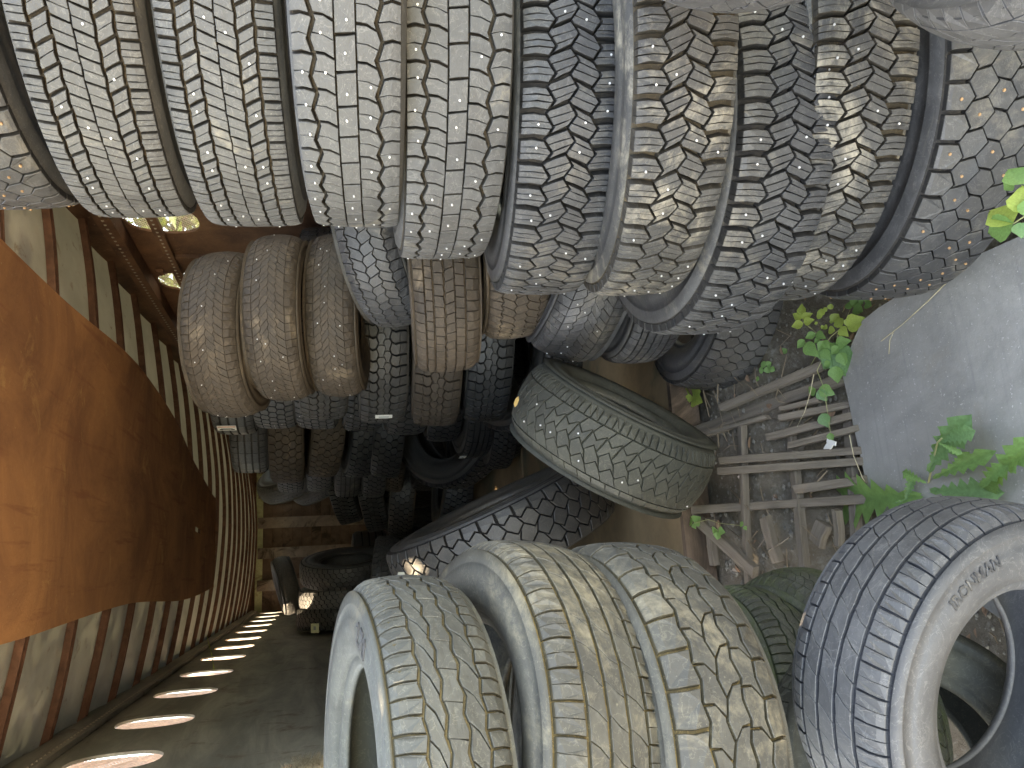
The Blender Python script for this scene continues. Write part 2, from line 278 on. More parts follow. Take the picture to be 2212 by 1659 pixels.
PAT = {
 'chevron': dict(R=.5, w=.27, P=70, gd=.013, crown=.004, round=.004, bounds=[(-1, 0, 0, 0), (-.665, .012, 0, .007), (-.345, .012, .5, .006), (0, .006, 0, .0025), (.345, .012, 0, .006), (.665, .012, .5, .007), (1, 0, 0, 0)],
   cols=[dict(sub=3, gap=.007, slant=.06), dict(sub=2, slant=-.34, gap=.007, stud=.3, off=.2), dict(sub=2, slant=.30, gap=.004, off=.1, stud=.12), dict(sub=2, slant=.30, gap=.004, off=.6, stud=.2), dict(sub=2, slant=-.34, gap=.007, off=.1, stud=.3), dict(sub=3, gap=.007, off=.5, slant=.05)]),
 'zigzag': dict(R=.5, w=.26, P=51, gd=.015, crown=.004, round=.003, bounds=[(-1, 0, 0, 0), (-.60, .055, .0, .009), (-.17, 0, 0, .0035), (.22, 0, 0, .0035), (.64, .05, .5, .009), (1, 0, 0, 0)],
   cols=[dict(sub=2, gap=.005, bend=.06, stud=.35), dict(sub=2, slant=.16, bend=.05, gap=.005, off=.3, stud=.3), dict(sub=1, slant=-.06, gap=.005, off=.2, stud=.55), dict(sub=2, slant=.16, bend=.05, gap=.005, off=.5, stud=.3), dict(sub=2, gap=.006, off=.6, bend=.05, stud=.35)]),
 'lug': dict(R=.5, w=.26, P=60, gd=.019, crown=.005, round=.006, taper=.003, bounds=[(-1, 0, 0, 0), (-.45, .085, .25, .007), (0, .085, .75, .006), (.45, .085, .25, .007), (1, 0, 0, 0)],
   cols=[dict(sub=3, gap=.013, bend=.05, stud=.3), dict(sub=3, slant=.30, bend=0, gap=.0095, off=.25, stud=.3), dict(sub=3, slant=-.30, bend=0, gap=.0095, off=.75, stud=.3), dict(sub=3, gap=.013, off=.3, bend=.05, stud=.3)]),
 'honeycomb': dict(R=.5, w=.265, P=54, gd=.013, crown=.006, round=.006, stud_r=.0036, bounds=[(-1, 0, 0, 0), (-.60, .08, 0, .003), (-.2, .09, .5, .003), (.2, .09, 0, .003), (.60, .08, .5, .003), (1, 0, 0, 0)],
   cols=[dict(gap=.009, off=0, stud=.4), dict(gap=.005, off=.5, slant=-.14, stud=.5), dict(gap=.005, off=0, slant=.1, stud=.4), dict(gap=.005, off=.5, slant=-.14, stud=.4), dict(gap=.009, off=0, stud=.3)]),
 'winter': dict(R=.33, w=.225, P=66, gd=.0030, crown=.018, round=.016, chamfer=.0006, bounds=[(-1, 0, 0, 0), (-.62, .0, 0, .0022), (-.3, .03, 0, .0014), (0, .02, 0, .0012), (.3, .03, .5, .0014), (.62, 0, 0, .0022), (1, 0, 0, 0)],
   cols=[dict(gap=.0022, bend=.08), dict(gap=.0022, slant=.75, stud=.16), dict(gap=.0014, slant=.9, off=.2, stud=.08), dict(gap=.0014, slant=-.9, off=.6, stud=.08), dict(gap=.0022, slant=-.75, off=.2, stud=.16), dict(gap=.0022, bend=.08, off=.5)], stud_r=.0024),
 'allseason': dict(R=.33, w=.22, P=60, gd=.006, crown=.016, round=.014, bounds=[(-1, 0, 0, 0), (-.62, .04, 0, .004), (-.2, .05, .5, .0035), (.2, .05, 0, .0035), (.62, .04, .5, .004), (1, 0, 0, 0)],
   cols=[dict(gap=.003, bend=.1), dict(gap=.0025, slant=.5), dict(gap=.0025, slant=-.4, off=.3), dict(gap=.0025, slant=.5, off=.5), dict(gap=.003, bend=.1, off=.4)]),
 'rib': dict(R=.35, w=.242, P=64, gd=.009, crown=.010, round=.012, bounds=[(-1, 0, 0, 0), (-.56, 0, 0, .007), (-.24, 0, 0, .004), (.08, .012, 0, .0065), (.42, 0, 0, .0065), (.68, 0, 0, .005), (1, 0, 0, 0)],
   cols=[dict(gap=.002, slant=.15), dict(gap=.0018, slant=.1, off=.5), dict(gap=.0022, slant=-.25, off=.2), dict(gap=.0018, slant=.1, off=.7), dict(gap=.0018, slant=.1, off=.3), dict(gap=.002, slant=.1, off=.1)]),
 'wave': dict(R=.46, w=.248, P=54, gd=.014, bounds=[(-1, 0, 0, 0), (-.68, .02, .2, .0022), (-.28, .045, 0, .006), (-.02, .05, .5, .0025), (.28, .05, 0, .006), (.64, .02, .2, .0022), (1, 0, 0, 0)],
   cols=[dict(gap=.009, bend=.04, sub=1), dict(gap=.009, bend=-.12, slant=.05, sub=1), dict(gap=.002, off=.3, bend=.03), dict(gap=.002, off=.8, bend=.03), dict(gap=.009, off=.5, slant=.05, bend=-.12, sub=1), dict(gap=.009, off=.55, bend=.04)]),
 'rhomb': dict(R=.34, w=.226, P=44, gd=.0055, crown=.022, round=.020, bounds=[(-1, 0, 0, 0), (-.72, 0, 0, .0025), (-.40, .10, 0, .0036), (-.06, .11, .5, .0036), (.28, .09, 0, .0036), (.60, .0, 0, .0035), (1, 0, 0, 0)],
   cols=[dict(gap=.003, slant=-.3), dict(gap=.003, slant=-.35, stud=.07, off=.3), dict(gap=.004, slant=-.25, off=.8, stud=.07), dict(gap=.004, slant=.25, off=.3, stud=.07), dict(gap=.003, slant=.3, off=.6), dict(gap=.004, n=2, bend=.02)]),
 'blocks': dict(R=.5, w=.30, P=60, gd=.013, chamfer=0, bounds=[(-1, 0, 0, 0), (-.60, .03, 0, .008), (-.2, .04, .5, .008), (.2, .04, 0, .008), (.6, .03, .5, .008), (1, 0, 0, 0)],
   cols=[dict(gap=.010), dict(gap=.009, off=.5, slant=.15, stud=.1), dict(gap=.009, slant=.15, stud=.1), dict(gap=.009, off=.5, slant=.15), dict(gap=.010, stud=.1)]),
 'hexes': dict(R=.5, w=.30, P=50, gd=.013, chamfer=0, bounds=[(-1, 0, 0, 0), (-.62, .07, 0, .006), (-.21, .08, .5, .006), (.21, .08, 0, .006), (.62, .07, .5, .006), (1, 0, 0, 0)],
   cols=[dict(gap=.010), dict(gap=.008, off=.5, slant=-.12), dict(gap=.008, slant=.12), dict(gap=.008, off=.5, slant=-.12), dict(gap=.010)]),
 'bighex': dict(R=.53, w=.28, P=44, gd=.016, chamfer=.0015, bounds=[(-1, 0, 0, 0), (-.64, .10, 0, .008), (-.22, .12, .5, .008), (.22, .12, 0, .008), (.64, .10, .5, .008), (1, 0, 0, 0)],
   cols=[dict(gap=.011, off=.25), dict(gap=.008, off=.5, slant=-.2), dict(gap=.008, slant=.2), dict(gap=.008, off=.5, slant=-.2), dict(gap=.011, off=.25)]),
 'ribs5': dict(R=.5, w=.28, P=30, gd=.012, chamfer=0, bounds=[(-1, 0, 0, 0), (-.6, 0, 0, .012), (-.2, 0, 0, .012), (.2, 0, 0, .012), (.6, 0, 0, .012), (1, 0, 0, 0)],
   cols=[dict(gap=.003, n=2), dict(gap=.0016), dict(gap=.0016), dict(gap=.0016), dict(gap=.003, n=2)]),
 'terrain': dict(R=.365, w=.22, P=44, gd=.0055, crown=.012, round=.013, bounds=[(-1, 0, 0, 0), (-.56, .03, 0, .006), (-.20, .035, .5, .006), (.16, .035, 0, .0055), (.50, .03, .5, .005), (1, 0, 0, 0)],
   cols=[dict(gap=.0042, n=2, bend=.03), dict(gap=.003, slant=.75, bend=.12), dict(gap=.0012, slant=.1, off=.3), dict(gap=.003, slant=.8, bend=.12, off=.6), dict(gap=.004, n=2, slant=.1, off=.2)]),
 'highway': dict(R=.362, w=.24, P=46, gd=.0065, crown=.010, round=.013, bounds=[(-1, 0, 0, 0), (-.60, .004, 0, .0075), (-.22, .004, .5, .0075), (.16, .004, 0, .0075), (.54, .004, .5, .0075), (1, 0, 0, 0)],
   cols=[dict(gap=.004, sub=2, sg=.0009, slant=.05), dict(gap=.0012, slant=.5, bend=.06), dict(gap=.0010, slant=.5, bend=-.06, off=.4), dict(gap=.0012, slant=.5, bend=.06, off=.7), dict(gap=.0042, sub=2, sg=.0009, slant=.1, off=.3)]),
 'chunky': dict(R=.37, w=.245, P=38, gd=.0075, crown=.010, round=.014, bounds=[(-1, 0, 0, 0), (-.55, .035, 0, .006), (-.18, .04, .5, .006), (.18, .04, 0, .0055), (.55, .035, .5, .006), (1, 0, 0, 0)],
   cols=[dict(gap=.006, bend=.05), dict(gap=.0045, slant=.3, bend=.15), dict(gap=.0045, slant=-.35, bend=.12, off=.4), dict(gap=.0045, slant=.3, bend=.15, off=.6), dict(gap=.007, bend=-.04, off=.35)]),
}
PM = {}
def pattern(key, rk):
    if (key,) not in PM: PM[(key,)] = tyre_meshes(key, PAT[key])
    if (key, rk) not in PM:
        car, B, st = PM[(key,)]
        a = mesh("carcass_"+key, car[0], car[1], [RM[rk], GM[rk]], car[2], True)
        b = mesh("tread_"+key, B.v, B.f, [RM[rk], SM[rk]], B.i)
        s = mesh("studs_"+key, st.v, st.f, [M_rstud if key == 'honeycomb' else M_stud]) if st else None
        PM[(key, rk)] = (a, b, s)
    return PM[(key, rk)]
def tyre(key, rk, c, n, R, w, label, group, spin=0., studs=True, flip=False):
    a, b, s = pattern(key, rk); sp = PAT[key]; n = Vector(n).normalized()
    e1 = Vector((0, 1, 0)).cross(n)
    if e1.length < .1: e1 = Vector((0, 0, 1)).cross(n)
    e1.normalize(); e2 = n.cross(e1)
    Rm = Matrix((e1, e2, n)).transposed() @ Matrix.Rotation(spin, 3, 'Z')
    root = bpy.data.objects.new("tyre", None); link(root); root.empty_display_size = .1
    root['label'] = label; root['category'] = 'tyre'; root['group'] = group
    k, kz = R/sp['R'], w*.91/sp['w']
    root.matrix_world = Matrix.Translation((c[0], c[1], c[2]+OFF)) @ Rm.to_4x4() @ Matrix.Diagonal((k, k, kz, 1))
    ob("carcass", a, root); ob("tread", b, root)
    if s and studs: ob("studs", s, root, kind='stuff')
    return root
# ------------------------------------------------------------------ ground
def grad_axis(lo, hi, fine0, fine1, step):
    a = []; x = fine0
    while x <= fine1+1e-6: a.append(x); x += step
    s = step
    while a[-1] < hi: s *= 1.35; a.append(min(hi, a[-1]+s))
    s = step
    while a[0] > lo: s *= 1.35; a.insert(0, max(lo, a[0]-s))
    return a
m_dirt, n, l, bs = mat("packed_dirt"); v = coords(n, l, False)
c = mixc(n, l, ramp(n, l, noise_n(n, l, v, 2.2, 8, .65, .4), .35, .68), (.085, .068, .05), (.165, .145, .115))
c = mixc(n, l, ramp(n, l, noise_n(n, l, v, 38, 6, .7), .5, .72), c, (.22, .205, .18)); c = mixc(n, l, ramp(n, l, noise_n(n, l, v, .9, 5, .6), .56, .7, 0, .6), c, (.075, .085, .04))
l.new(c, bs.inputs["Base Color"]); bs.inputs["Roughness"].default_value = .95; bump(n, l, bs, noise_n(n, l, v, 45, 8, .75), .9, .012)
xs = grad_axis(-400, 400, -1., 1.9, .05); ys = grad_axis(-400, 400, .8, 3.2, .05)
vs = [(x, y, gh(x, y)) for y in ys for x in xs]; nx = len(xs)
fs = [(j*nx+i, j*nx+i+1, (j+1)*nx+i+1, (j+1)*nx+i) for j in range(len(ys)-1) for i in range(nx-1)]
ob("ground", mesh("ground", vs, fs, [m_dirt], smooth=True), kind='structure')
# ------------------------------------------------------------------ the trailer
XL, XR, Y0, Y1, ZF, ZR = -.64, 1.63, 2.55, 13.3, OFF-1.25, OFF+1.05
m_rust, n, l, bs = mat("rusted_steel"); v = coords(n, l, False)
c = mixc(n, l, ramp(n, l, noise_n(n, l, v, 3, 9, .7, .5), .36, .64), (.075, .034, .022), (.21, .105, .058))
c = mixc(n, l, ramp(n, l, noise_n(n, l, v, 55, 5, .7), .60, .70, 0, .7), c, (.30, .20, .13)); l.new(c, bs.inputs["Base Color"]); bs.inputs["Roughness"].default_value = .72; bump(n, l, bs, noise_n(n, l, v, 90, 6, .7), .5, .002)
m_darkwall, n, l, bs = mat("grimy_grey_steel"); v = coords(n, l, False)
mp = n.new("ShaderNodeMapping"); mp.inputs["Scale"].default_value = (1, .35, 2.2); l.new(v, mp.inputs["Vector"])
c = mixc(n, l, ramp(n, l, noise_n(n, l, mp.outputs[0], 2.2, 9, .7, .8), .40, .66), (.15, .153, .135), (.33, .32, .275))
c = mixc(n, l, ramp(n, l, noise_n(n, l, v, 5, 8, .7, .6), .56, .66, 0, .8), c, (.10, .062, .04)); c = mixc(n, l, ramp(n, l, noise_n(n, l, v, 60, 3, .6), .68, .74, 0, .5), c, (.26, .25, .22))
l.new(c, bs.inputs["Base Color"]); bs.inputs["Roughness"].default_value = .5; bs.inputs["Metallic"].default_value = .2; bump(n, l, bs, noise_n(n, l, v, 30, 7, .7), .35, .003)
m_roof, n, l, bs = mat("pale_translucent_roof"); v = coords(n, l, False)
c = mixc(n, l, ramp(n, l, noise_n(n, l, v, 4, 6, .6, .3), .35, .65), (.44, .445, .40), (.60, .62, .56)); c = mixc(n, l, ramp(n, l, noise_n(n, l, v, 9, 8, .7, .5), .60, .68), c, (.30, .22, .16))
l.new(c, bs.inputs["Base Color"]); bs.inputs["Roughness"].default_value = .38
tl = n.new("ShaderNodeBsdfTranslucent"); l.new(mixc(n, l, .5, c, (.75, .85, .60)), tl.inputs["Color"]); ms = n.new("ShaderNodeMixShader"); ms.inputs[0].default_value = .005   # faint translucency added to fill the dark interior with daylight
l.new(bs.outputs[0], ms.inputs[1]); l.new(tl.outputs[0], ms.inputs[2]); l.new(ms.outputs[0], n["Material Output"].inputs[0]); bump(n, l, bs, noise_n(n, l, v, 18, 5, .6), .2, .003)
m_rib = plain("rusty_roof_rib", (.17, .085, .055), .7, .1, .4, 18, .4, (.12, .05, .03))
m_floor = plain("stained_floor_steel", (.24, .17, .10), .62, .1, .35, 4, .35, (.11, .10, .065)); m_wood = plain("dark_stained_timber", (.16, .11, .08), .8, 0, .3, 7, .4, (.06, .04, .028))
m_batten = plain("greyed_batten", (.27, .22, .18), .8, 0, .25, 9, .4, (.09, .07, .05)); m_header = plain("pale_green_paint", (.50, .54, .32), .6, 0, .15, 20, .2, (.36, .33, .18))
m_rivet = plain("steel_rivet", (.42, .38, .32), .5, .4, .2, 60, 0); m_wire = plain("rusted_wire_mesh", (.58, .43, .38), .6, .2, .3, 40, 0)
def zroof(x): q = (x-.495)/1.135; return ZR-.115*(1-q*q)
tr = bpy.data.objects.new("livestock_trailer", None); link(tr); tr.location = (0, 0, 0)
tr['label'] = 'rusty livestock trailer seen from its open rear, with oval vents and ribbed roof'; tr['category'] = 'trailer'
def wall(name, x, holes, m, out):
    B = MB(); ht, hy = .165, .145; z0, z1 = ZF-.15, ZR+.10; zc = OFF+.72; t = .012*out
    cuts = [Y0]+[(a+b)/2 for a, b in zip(holes, holes[1:])]+[Y1]
    for i, hyc in enumerate(holes):
        a, b = cuts[i], cuts[i+1]; n_ = 28; E_ = []; Q = []
        for k in range(n_):
            th = 2*math.pi*k/n_; cx, sx = math.cos(th), math.sin(th)
            e = (hyc+hy*math.copysign(abs(cx)**.8, cx), zc+ht*math.copysign(abs(sx)**.8, sx)); E_.append(e)
            dx = ((b-hyc) if cx > 0 else (hyc-a)); dz = .26; s = min(dx/max(abs(cx), 1e-6), dz/max(abs(sx), 1e-6)); Q.append((hyc+cx*s, zc+sx*s))
        for xx in (x, x+t):
            base = [(xx, *p) for p in E_]+[(xx, *p) for p in Q]; B.add(base, [(k, (k+1) % n_, n_+(k+1) % n_, n_+k) for k in range(n_)])
            co = [(b, zc+.26), (a, zc+.26), (a, zc-.26), (b, zc-.26)]
            for (cy, cz) in co:                                    # corner fillers between the fan and the rectangle
                near = sorted(range(n_), key=lambda k: (Q[k][0]-cy)**2+(Q[k][1]-cz)**2)[:2]; 
                B.add([(xx, cy, cz), (xx, *Q[near[0]]), (xx, *Q[near[1]])], [(0, 1, 2)])
            B.add([(xx, a, zc+.26), (xx, b, zc+.26), (xx, b, z1), (xx, a, z1)], [(0, 1, 2, 3)])
            k0 = 10; zz = [z0+(zc-.26-z0)*q/k0 for q in range(k0+1)]; yy = [a+(b-a)*q/6 for q in range(7)]
            G = [(xx+(.006*noise.noise(Vector((0, y*1.3, z*1.3))) if 0 < j < k0 else 0), y, z) for j, z in enumerate(zz) for y in yy]; B.add(G, [(j*7+q, j*7+q+1, (j+1)*7+q+1, (j+1)*7+q) for j in range(k0) for q in range(6)])
        B.add([(x, *p) for p in E_]+[(x+t, *p) for p in E_], [(k, (k+1) % n_, n_+(k+1) % n_, n_+k) for k in range(n_)])
    B.add([(x, Y0, z0), (x+t, Y0, z0), (x+t, Y0, z1), (x, Y0, z1)], [(0, 1, 2, 3)])
    w_ = ob(name, B.mesh(name, [m]), tr)
    W = MB()                                                      # woven mesh behind every vent
    for hyc in holes:
        xx = x+t*1.6; s = .018; r = .0017; k = -34
        while k < 34:
            for sg in (1, -1):
                # diagonal wire  z-zc = sg*(y-hyc)+k*s clipped to the vent box
                pts = []
                for y in (hyc-hy-.01, hyc+hy+.01): pts.append((y, zc+sg*(y-hyc)+k*s))
                (ya, za), (yb, zb) = pts; 
                def clip(y, z):
                    lo, hi = zc-ht-.01, zc+ht+.01
                    if z < lo: y += (lo-z)*sg; z = lo
                    if z > hi: y -= (z-hi)*sg; z = hi
                    return y, z
                (ya, za), (yb, zb) = clip(ya, za), clip(yb, zb)
                if hyc-hy-.02 < ya < hyc+hy+.02 and hyc-hy-.02 < yb < hyc+hy+.02 and abs(ya-yb) > .01: W.tube([(xx+sg*r, ya, za), (xx+sg*r, yb, zb)], [r, r], 3, 0, False)
            k += 1
    ob("vent_mesh", W.mesh("vent_mesh", [m_wire]), w_, kind='stuff')
    return w_
HL = [3.26, 4.02, 4.86, 5.70, 6.62, 7.45, 8.28, 9.20, 10.1, 11.0, 11.9, 12.8]; HR = [2.83, 3.64, 4.47, 5.3, 6.13, 6.96, 7.8, 8.6, 9.4, 10.2, 11.0, 11.9, 12.8]
wall("left_wall", XL, HL, m_darkwall, -1); wall("right_wall", XR, HR, m_rust, 1)
# rails and rivets
B = MB(); B.box((XR-.045, (Y0+Y1)/2, ZR-.12), (.04, (Y1-Y0)/2, .035)); B.box((XR-.02, (Y0+Y1)/2, ZR-.30), (.012, (Y1-Y0)/2, .022)); ob("roof_rail", B.mesh("roof_rail", [m_rust]), tr)
B = MB(); B.box((XL+.014, (Y0+Y1)/2, ZR-.055), (.012, (Y1-Y0)/2, .05)); ob("roof_rail", B.mesh("roof_rail", [m_darkwall]), tr)
B = MB()
y = Y0+.03
while y < Y1:
    for x, z, sx in ((XL+.027, ZR-.085, 1), (XR-.033, ZR-.30, -1), (XR-.087, ZR-.12, -1)):
        B.add([(x, y-.006, z-.006), (x, y+.006, z-.006), (x, y+.006, z+.006), (x, y-.006, z+.006), (x+.005*sx, y, z)], [(0, 1, 4), (1, 2, 4), (2, 3, 4), (3, 0, 4)])
    y += .045
ob("rivets", B.mesh("rivets", [m_rivet]), tr, kind='stuff')
# wall posts on the right
for i, y in enumerate((3.24, 4.06, 4.9, 5.75, 6.6, 7.45, 8.3, 9.1, 9.9, 10.7, 11.5)):
    B = MB(); B.box((XR-.012, y, (ZF+ZR)/2-.15), (.010, .022, (ZR-ZF)/2-.16)); ob("wall_post", B.mesh("wall_post", [m_rust]), tr)
    B = MB(); B.box((XR-.016, y+.22, ZR-.21), (.008, .030, .018)); B.tube([(XR-.026, y+.21, ZR-.21), (XR-.03, y+.21, ZR-.21)], [.008, .006], 6); B.tube([(XR-.026, y+.235, ZR-.21), (XR-.03, y+.235, ZR-.21)], [.008, .006], 6); ob("bolt_plate", B.mesh("bolt_plate", [m_rib]), tr)
# roof ribs and sheets, one per bay
xsn = [XL+(XR-XL)*k/24 for k in range(25)]
def strip(y0, y1, dz0, dz1, bulge, nm, m, n_=6, th=.003):
    B = MB(); V = []
    for j in range(n_+1):
        y = y0+(y1-y0)*j/n_; bb = bulge*math.sin(math.pi*j/n_)
        for x in xsn: V.append((x, y, zroof(x)+dz0+bb+.006*noise.noise(Vector((x*2.1, y*2.3, 1)))))
    k = len(xsn); F = [(j*k+i, j*k+i+1, (j+1)*k+i+1, (j+1)*k+i) for j in range(n_) for i in range(k-1)]
    V2 = [(a, b, c+th) for a, b, c in V]; B.add(V, F); return B.mesh(nm, [m], True)
yr = Y0+.02; i = 0; ribs = []
while yr < Y1-.1: ribs.append(yr); yr += .54+.03*math.sin(i*1.9); i += 1
for a, b in zip(ribs, ribs[1:]+[Y1]):
    ob("roof_sheet", strip(a, b, .036, 0, .022, "roof_sheet", m_roof, 8), tr)
for k, a in enumerate(ribs):
    B = MB()
    for (dy, w_, z0, z1) in ((0, .020, .020, .034), (-.018, .003, .004, .020), (.018, .003, .004, .020), (0, .006, .010, .020)):
        V = []
        for x in xsn:
            z_ = zroof(x)+.006*noise.noise(Vector((x*2.1, a*2.3, 1)))
            V += [(x, a+dy-w_, z_+z0), (x, a+dy+w_, z_+z0), (x, a+dy+w_, z_+z1), (x, a+dy-w_, z_+z1)]
        F = [(i*4+q, i*4+(q+1) % 4, i*4+4+(q+1) % 4, i*4+4+q) for i in range(len(xsn)-1) for q in range(4)]; B.add(V, F)
    ob("roof_rib", B.mesh("roof_rib", [m_rib]), tr)
# floor sheets
for k in range(5):
    a, b = Y0+.02+k*2.15, min(Y1, Y0+.02+(k+1)*2.15-.006); B = MB(); B.box(((XL+XR)/2, (a+b)/2, ZF-.02-(0 if k % 2 else .003)), ((XR-XL)/2-.004, (b-a)/2, .02)); ob("floor_plate", B.mesh("floor_plate", [m_floor]), tr)
B = MB(); B.box(((XL+XR)/2, Y0+.004, ZF-.055), ((XR-XL)/2, .012, .054)); ob("rear_sill", B.mesh("rear_sill", [m_wood]), tr)
# far bulkhead
yb = Y1-.05
for k in range(14):
    B = MB(); h = (ZR-.16-ZF)/14; B.box(((XL+XR)/2, yb+.01, ZF+h*(k+.5)), ((XR-XL)/2-.002, .012+.002*(k % 2), h/2-.003)); ob("bulkhead_plank", B.mesh("bulkhead_plank", [m_wood]), tr)
B = MB(); B.box(((XL+XR)/2, yb-.005, ZR-.11), ((XR-XL)/2-.002, .02, .055)); ob("header_board", B.mesh("header_board", [m_header]), tr)
B = MB(); B.box(((XL+XR)/2, Y1+.02, (ZF+ZR)/2), ((XR-XL)/2+.02, .02, (ZR-ZF)/2+.25)); ob('bulkhead_skin', B.mesh('bulkhead_skin', [m_rust]), tr)
for x in (-.26, .24, .72, 1.2): 
    B = MB(); B.box((x+.02, yb-.05, (ZF+ZR)/2-.05), (.085, .03, (ZR-ZF)/2-.04)); ob("batten", B.mesh("batten", [m_batten]), tr)
# white fixing left on the roof with a long scratch, hanging grass stem
def poly_thick(name, pts, th, m, up=Vector((0, 0, 1))):
    n_ = len(pts); V = [Vector(p) for p in pts]+[Vector(p)+up*th for p in pts]
    return mesh(name, V, [tuple(range(n_))[::-1], tuple(range(n_, 2*n_))]+[(i, (i+1) % n_, n_+(i+1) % n_, n_+i) for i in range(n_)], [m])
# ------------------------------------------------------------------ rust sheet slung under the roof
m_orange, n, l, bs = mat("orange_rust_sheet"); v = coords(n, l, False)
c = mixc(n, l, ramp(n, l, noise_n(n, l, v, 1.9, 10, .72, .6), .38, .62), (.27, .128, .068), (.47, .235, .11))
c = mixc(n, l, ramp(n, l, noise_n(n, l, v, 4.5, 9, .75, .8), .58, .74, 0, .75), c, (.66, .42, .18)); c = mixc(n, l, ramp(n, l, noise_n(n, l, v, 70, 4, .7), .66, .74, 0, .8), c, (.60, .42, .22))
mp = n.new("ShaderNodeMapping"); mp.inputs["Scale"].default_value = (9, .7, 1); l.new(v, mp.inputs["Vector"])
c = mixc(n, l, ramp(n, l, noise_n(n, l, mp.outputs[0], 2.5, 6, .6), .56, .66, 0, .5), c, (.24, .085, .05)); l.new(c, bs.inputs["Base Color"]); bs.inputs["Roughness"].default_value = .85; bs.inputs["Specular IOR Level"].default_value = .25
bump(n, l, bs, noise_n(n, l, v, 40, 8, .75), .6, .004)
B = MB(); V = []; ny, nxx = 44, 26
def redge(y): return .87+.07*sm(2, 3.8, y)-(.36*sm(3.8, 6.7, y))
for j in range(ny+1):
    y = 1.95+(6.62-1.95)*j/ny
    for i in range(nxx+1):
        x0, x1 = -.13+.02*math.sin(y*2.1), redge(y); q = i/nxx; x = x0+(x1-x0)*q; z_ = OFF+.80+.008*noise.noise(Vector((x*1.7, y*.9, 2)))+.004*math.sin(y*5)
        if y < 2.6: z_ += 0
        V.append((x, y, z_))
k = nxx+1; F = [(j*k+i, j*k+i+1, (j+1)*k+i+1, (j+1)*k+i) for j in range(ny) for i in range(nxx) if not (j in (34, 35) and i == 13)]
B.add(V, F); B.add([(a, b, c+.003) for a, b, c in V], [f[::-1] for f in F])
ob("rust_sheet", B.mesh("rust_sheet", [m_orange], True), None, 'orange rusted steel sheet slung lengthwise under the ribs of the roof', 'metal sheet')
for y in (2.8, 4.3, 5.8):                                             # the sheet hangs on wire ties
    for x in (.02, .42): pass
# ------------------------------------------------------------------ grey mat in front
m_mat, n, l, bs = mat("dusty_grey_mat"); v = coords(n, l, False)
c = mixc(n, l, ramp(n, l, noise_n(n, l, v, 3, 8, .65, .5), .35, .66), (.18, .178, .172), (.29, .285, .27))
mp = n.new("ShaderNodeMapping"); mp.inputs["Rotation"].default_value = (0, 0, .45); mp.inputs["Scale"].default_value = (3, 60, 1); l.new(v, mp.inputs["Vector"])
c = mixc(n, l, ramp(n, l, noise_n(n, l, mp.outputs[0], 1.2, 4, .6), .55, .72, 0, .45), c, (.17, .17, .175)); c = mixc(n, l, ramp(n, l, noise_n(n, l, v, 130, 3, .7), .64, .70, 0, .7), c, (.52, .51, .49))
c = mixc(n, l, ramp(n, l, noise_n(n, l, v, 7, 6, .7, .4), .60, .72, 0, .5), c, (.16, .157, .15))
c = mixc(n, l, ramp(n, l, noise_n(n, l, v, 1.7, 9, .75, .8), .52, .66, 0, .55), c, (.20, .175, .14)); l.new(c, bs.inputs["Base Color"]); bs.inputs["Roughness"].default_value = .8; bump(n, l, bs, noise_n(n, l, v, 40, 7, .7), .5, .004)
ed = [atz(u, v_, .085) for u, v_ in ((1900, 1140), (1888, 1093), (1868, 1030), (1845, 926), (1830, 846), (1822, 812), (1832, 770), (1850, 730), (1867, 693), (1904, 664), (1941, 640), (2025, 596), (2091, 556), (2210, 500))]
out = [(1.5, .55), (1.2, -.4), (-.55, -.4), (-.55, 1.0)]
pts2 = [(p.x, p.y) for p in ed]+out
bm = bmesh.new(); vv = [bm.verts.new((x, y, 0)) for x, y in pts2]; f = bm.faces.new(vv)
for ax, rng in ((0, [x*.06-.6 for x in range(36)]), (1, [y*.06-.4 for y in range(42)])):
    for q in rng:
        no = [0, 0, 0]; no[ax] = 1; co = [0, 0, 0]; co[ax] = q; bmesh.ops.bisect_plane(bm, geom=bm.faces[:]+bm.edges[:]+bm.verts[:], plane_co=co, plane_no=no)
for v_ in bm.verts:
    x, y = v_.co.x, v_.co.y; v_.co.z = .070+.012*noise.noise(Vector((x*1.4, y*1.4, 7)))+.016*sm(1.2, 1.8, y)-.03*sm(.9, 1.25, x)
r = bmesh.ops.extrude_face_region(bm, geom=bm.faces[:]); bmesh.ops.translate(bm, verts=[q for q in r['geom'] if isinstance(q, bmesh.types.BMVert)], vec=(0, 0, -.007))
bmesh.ops.recalc_face_normals(bm, faces=bm.faces[:]); me = bpy.data.meshes.new("rubber_mat"); bm.to_mesh(me); bm.free(); me.materials.append(m_mat)
ob("floor_mat", me, None, 'dusty grey flat mat laid on the ground before the trailer', 'mat')
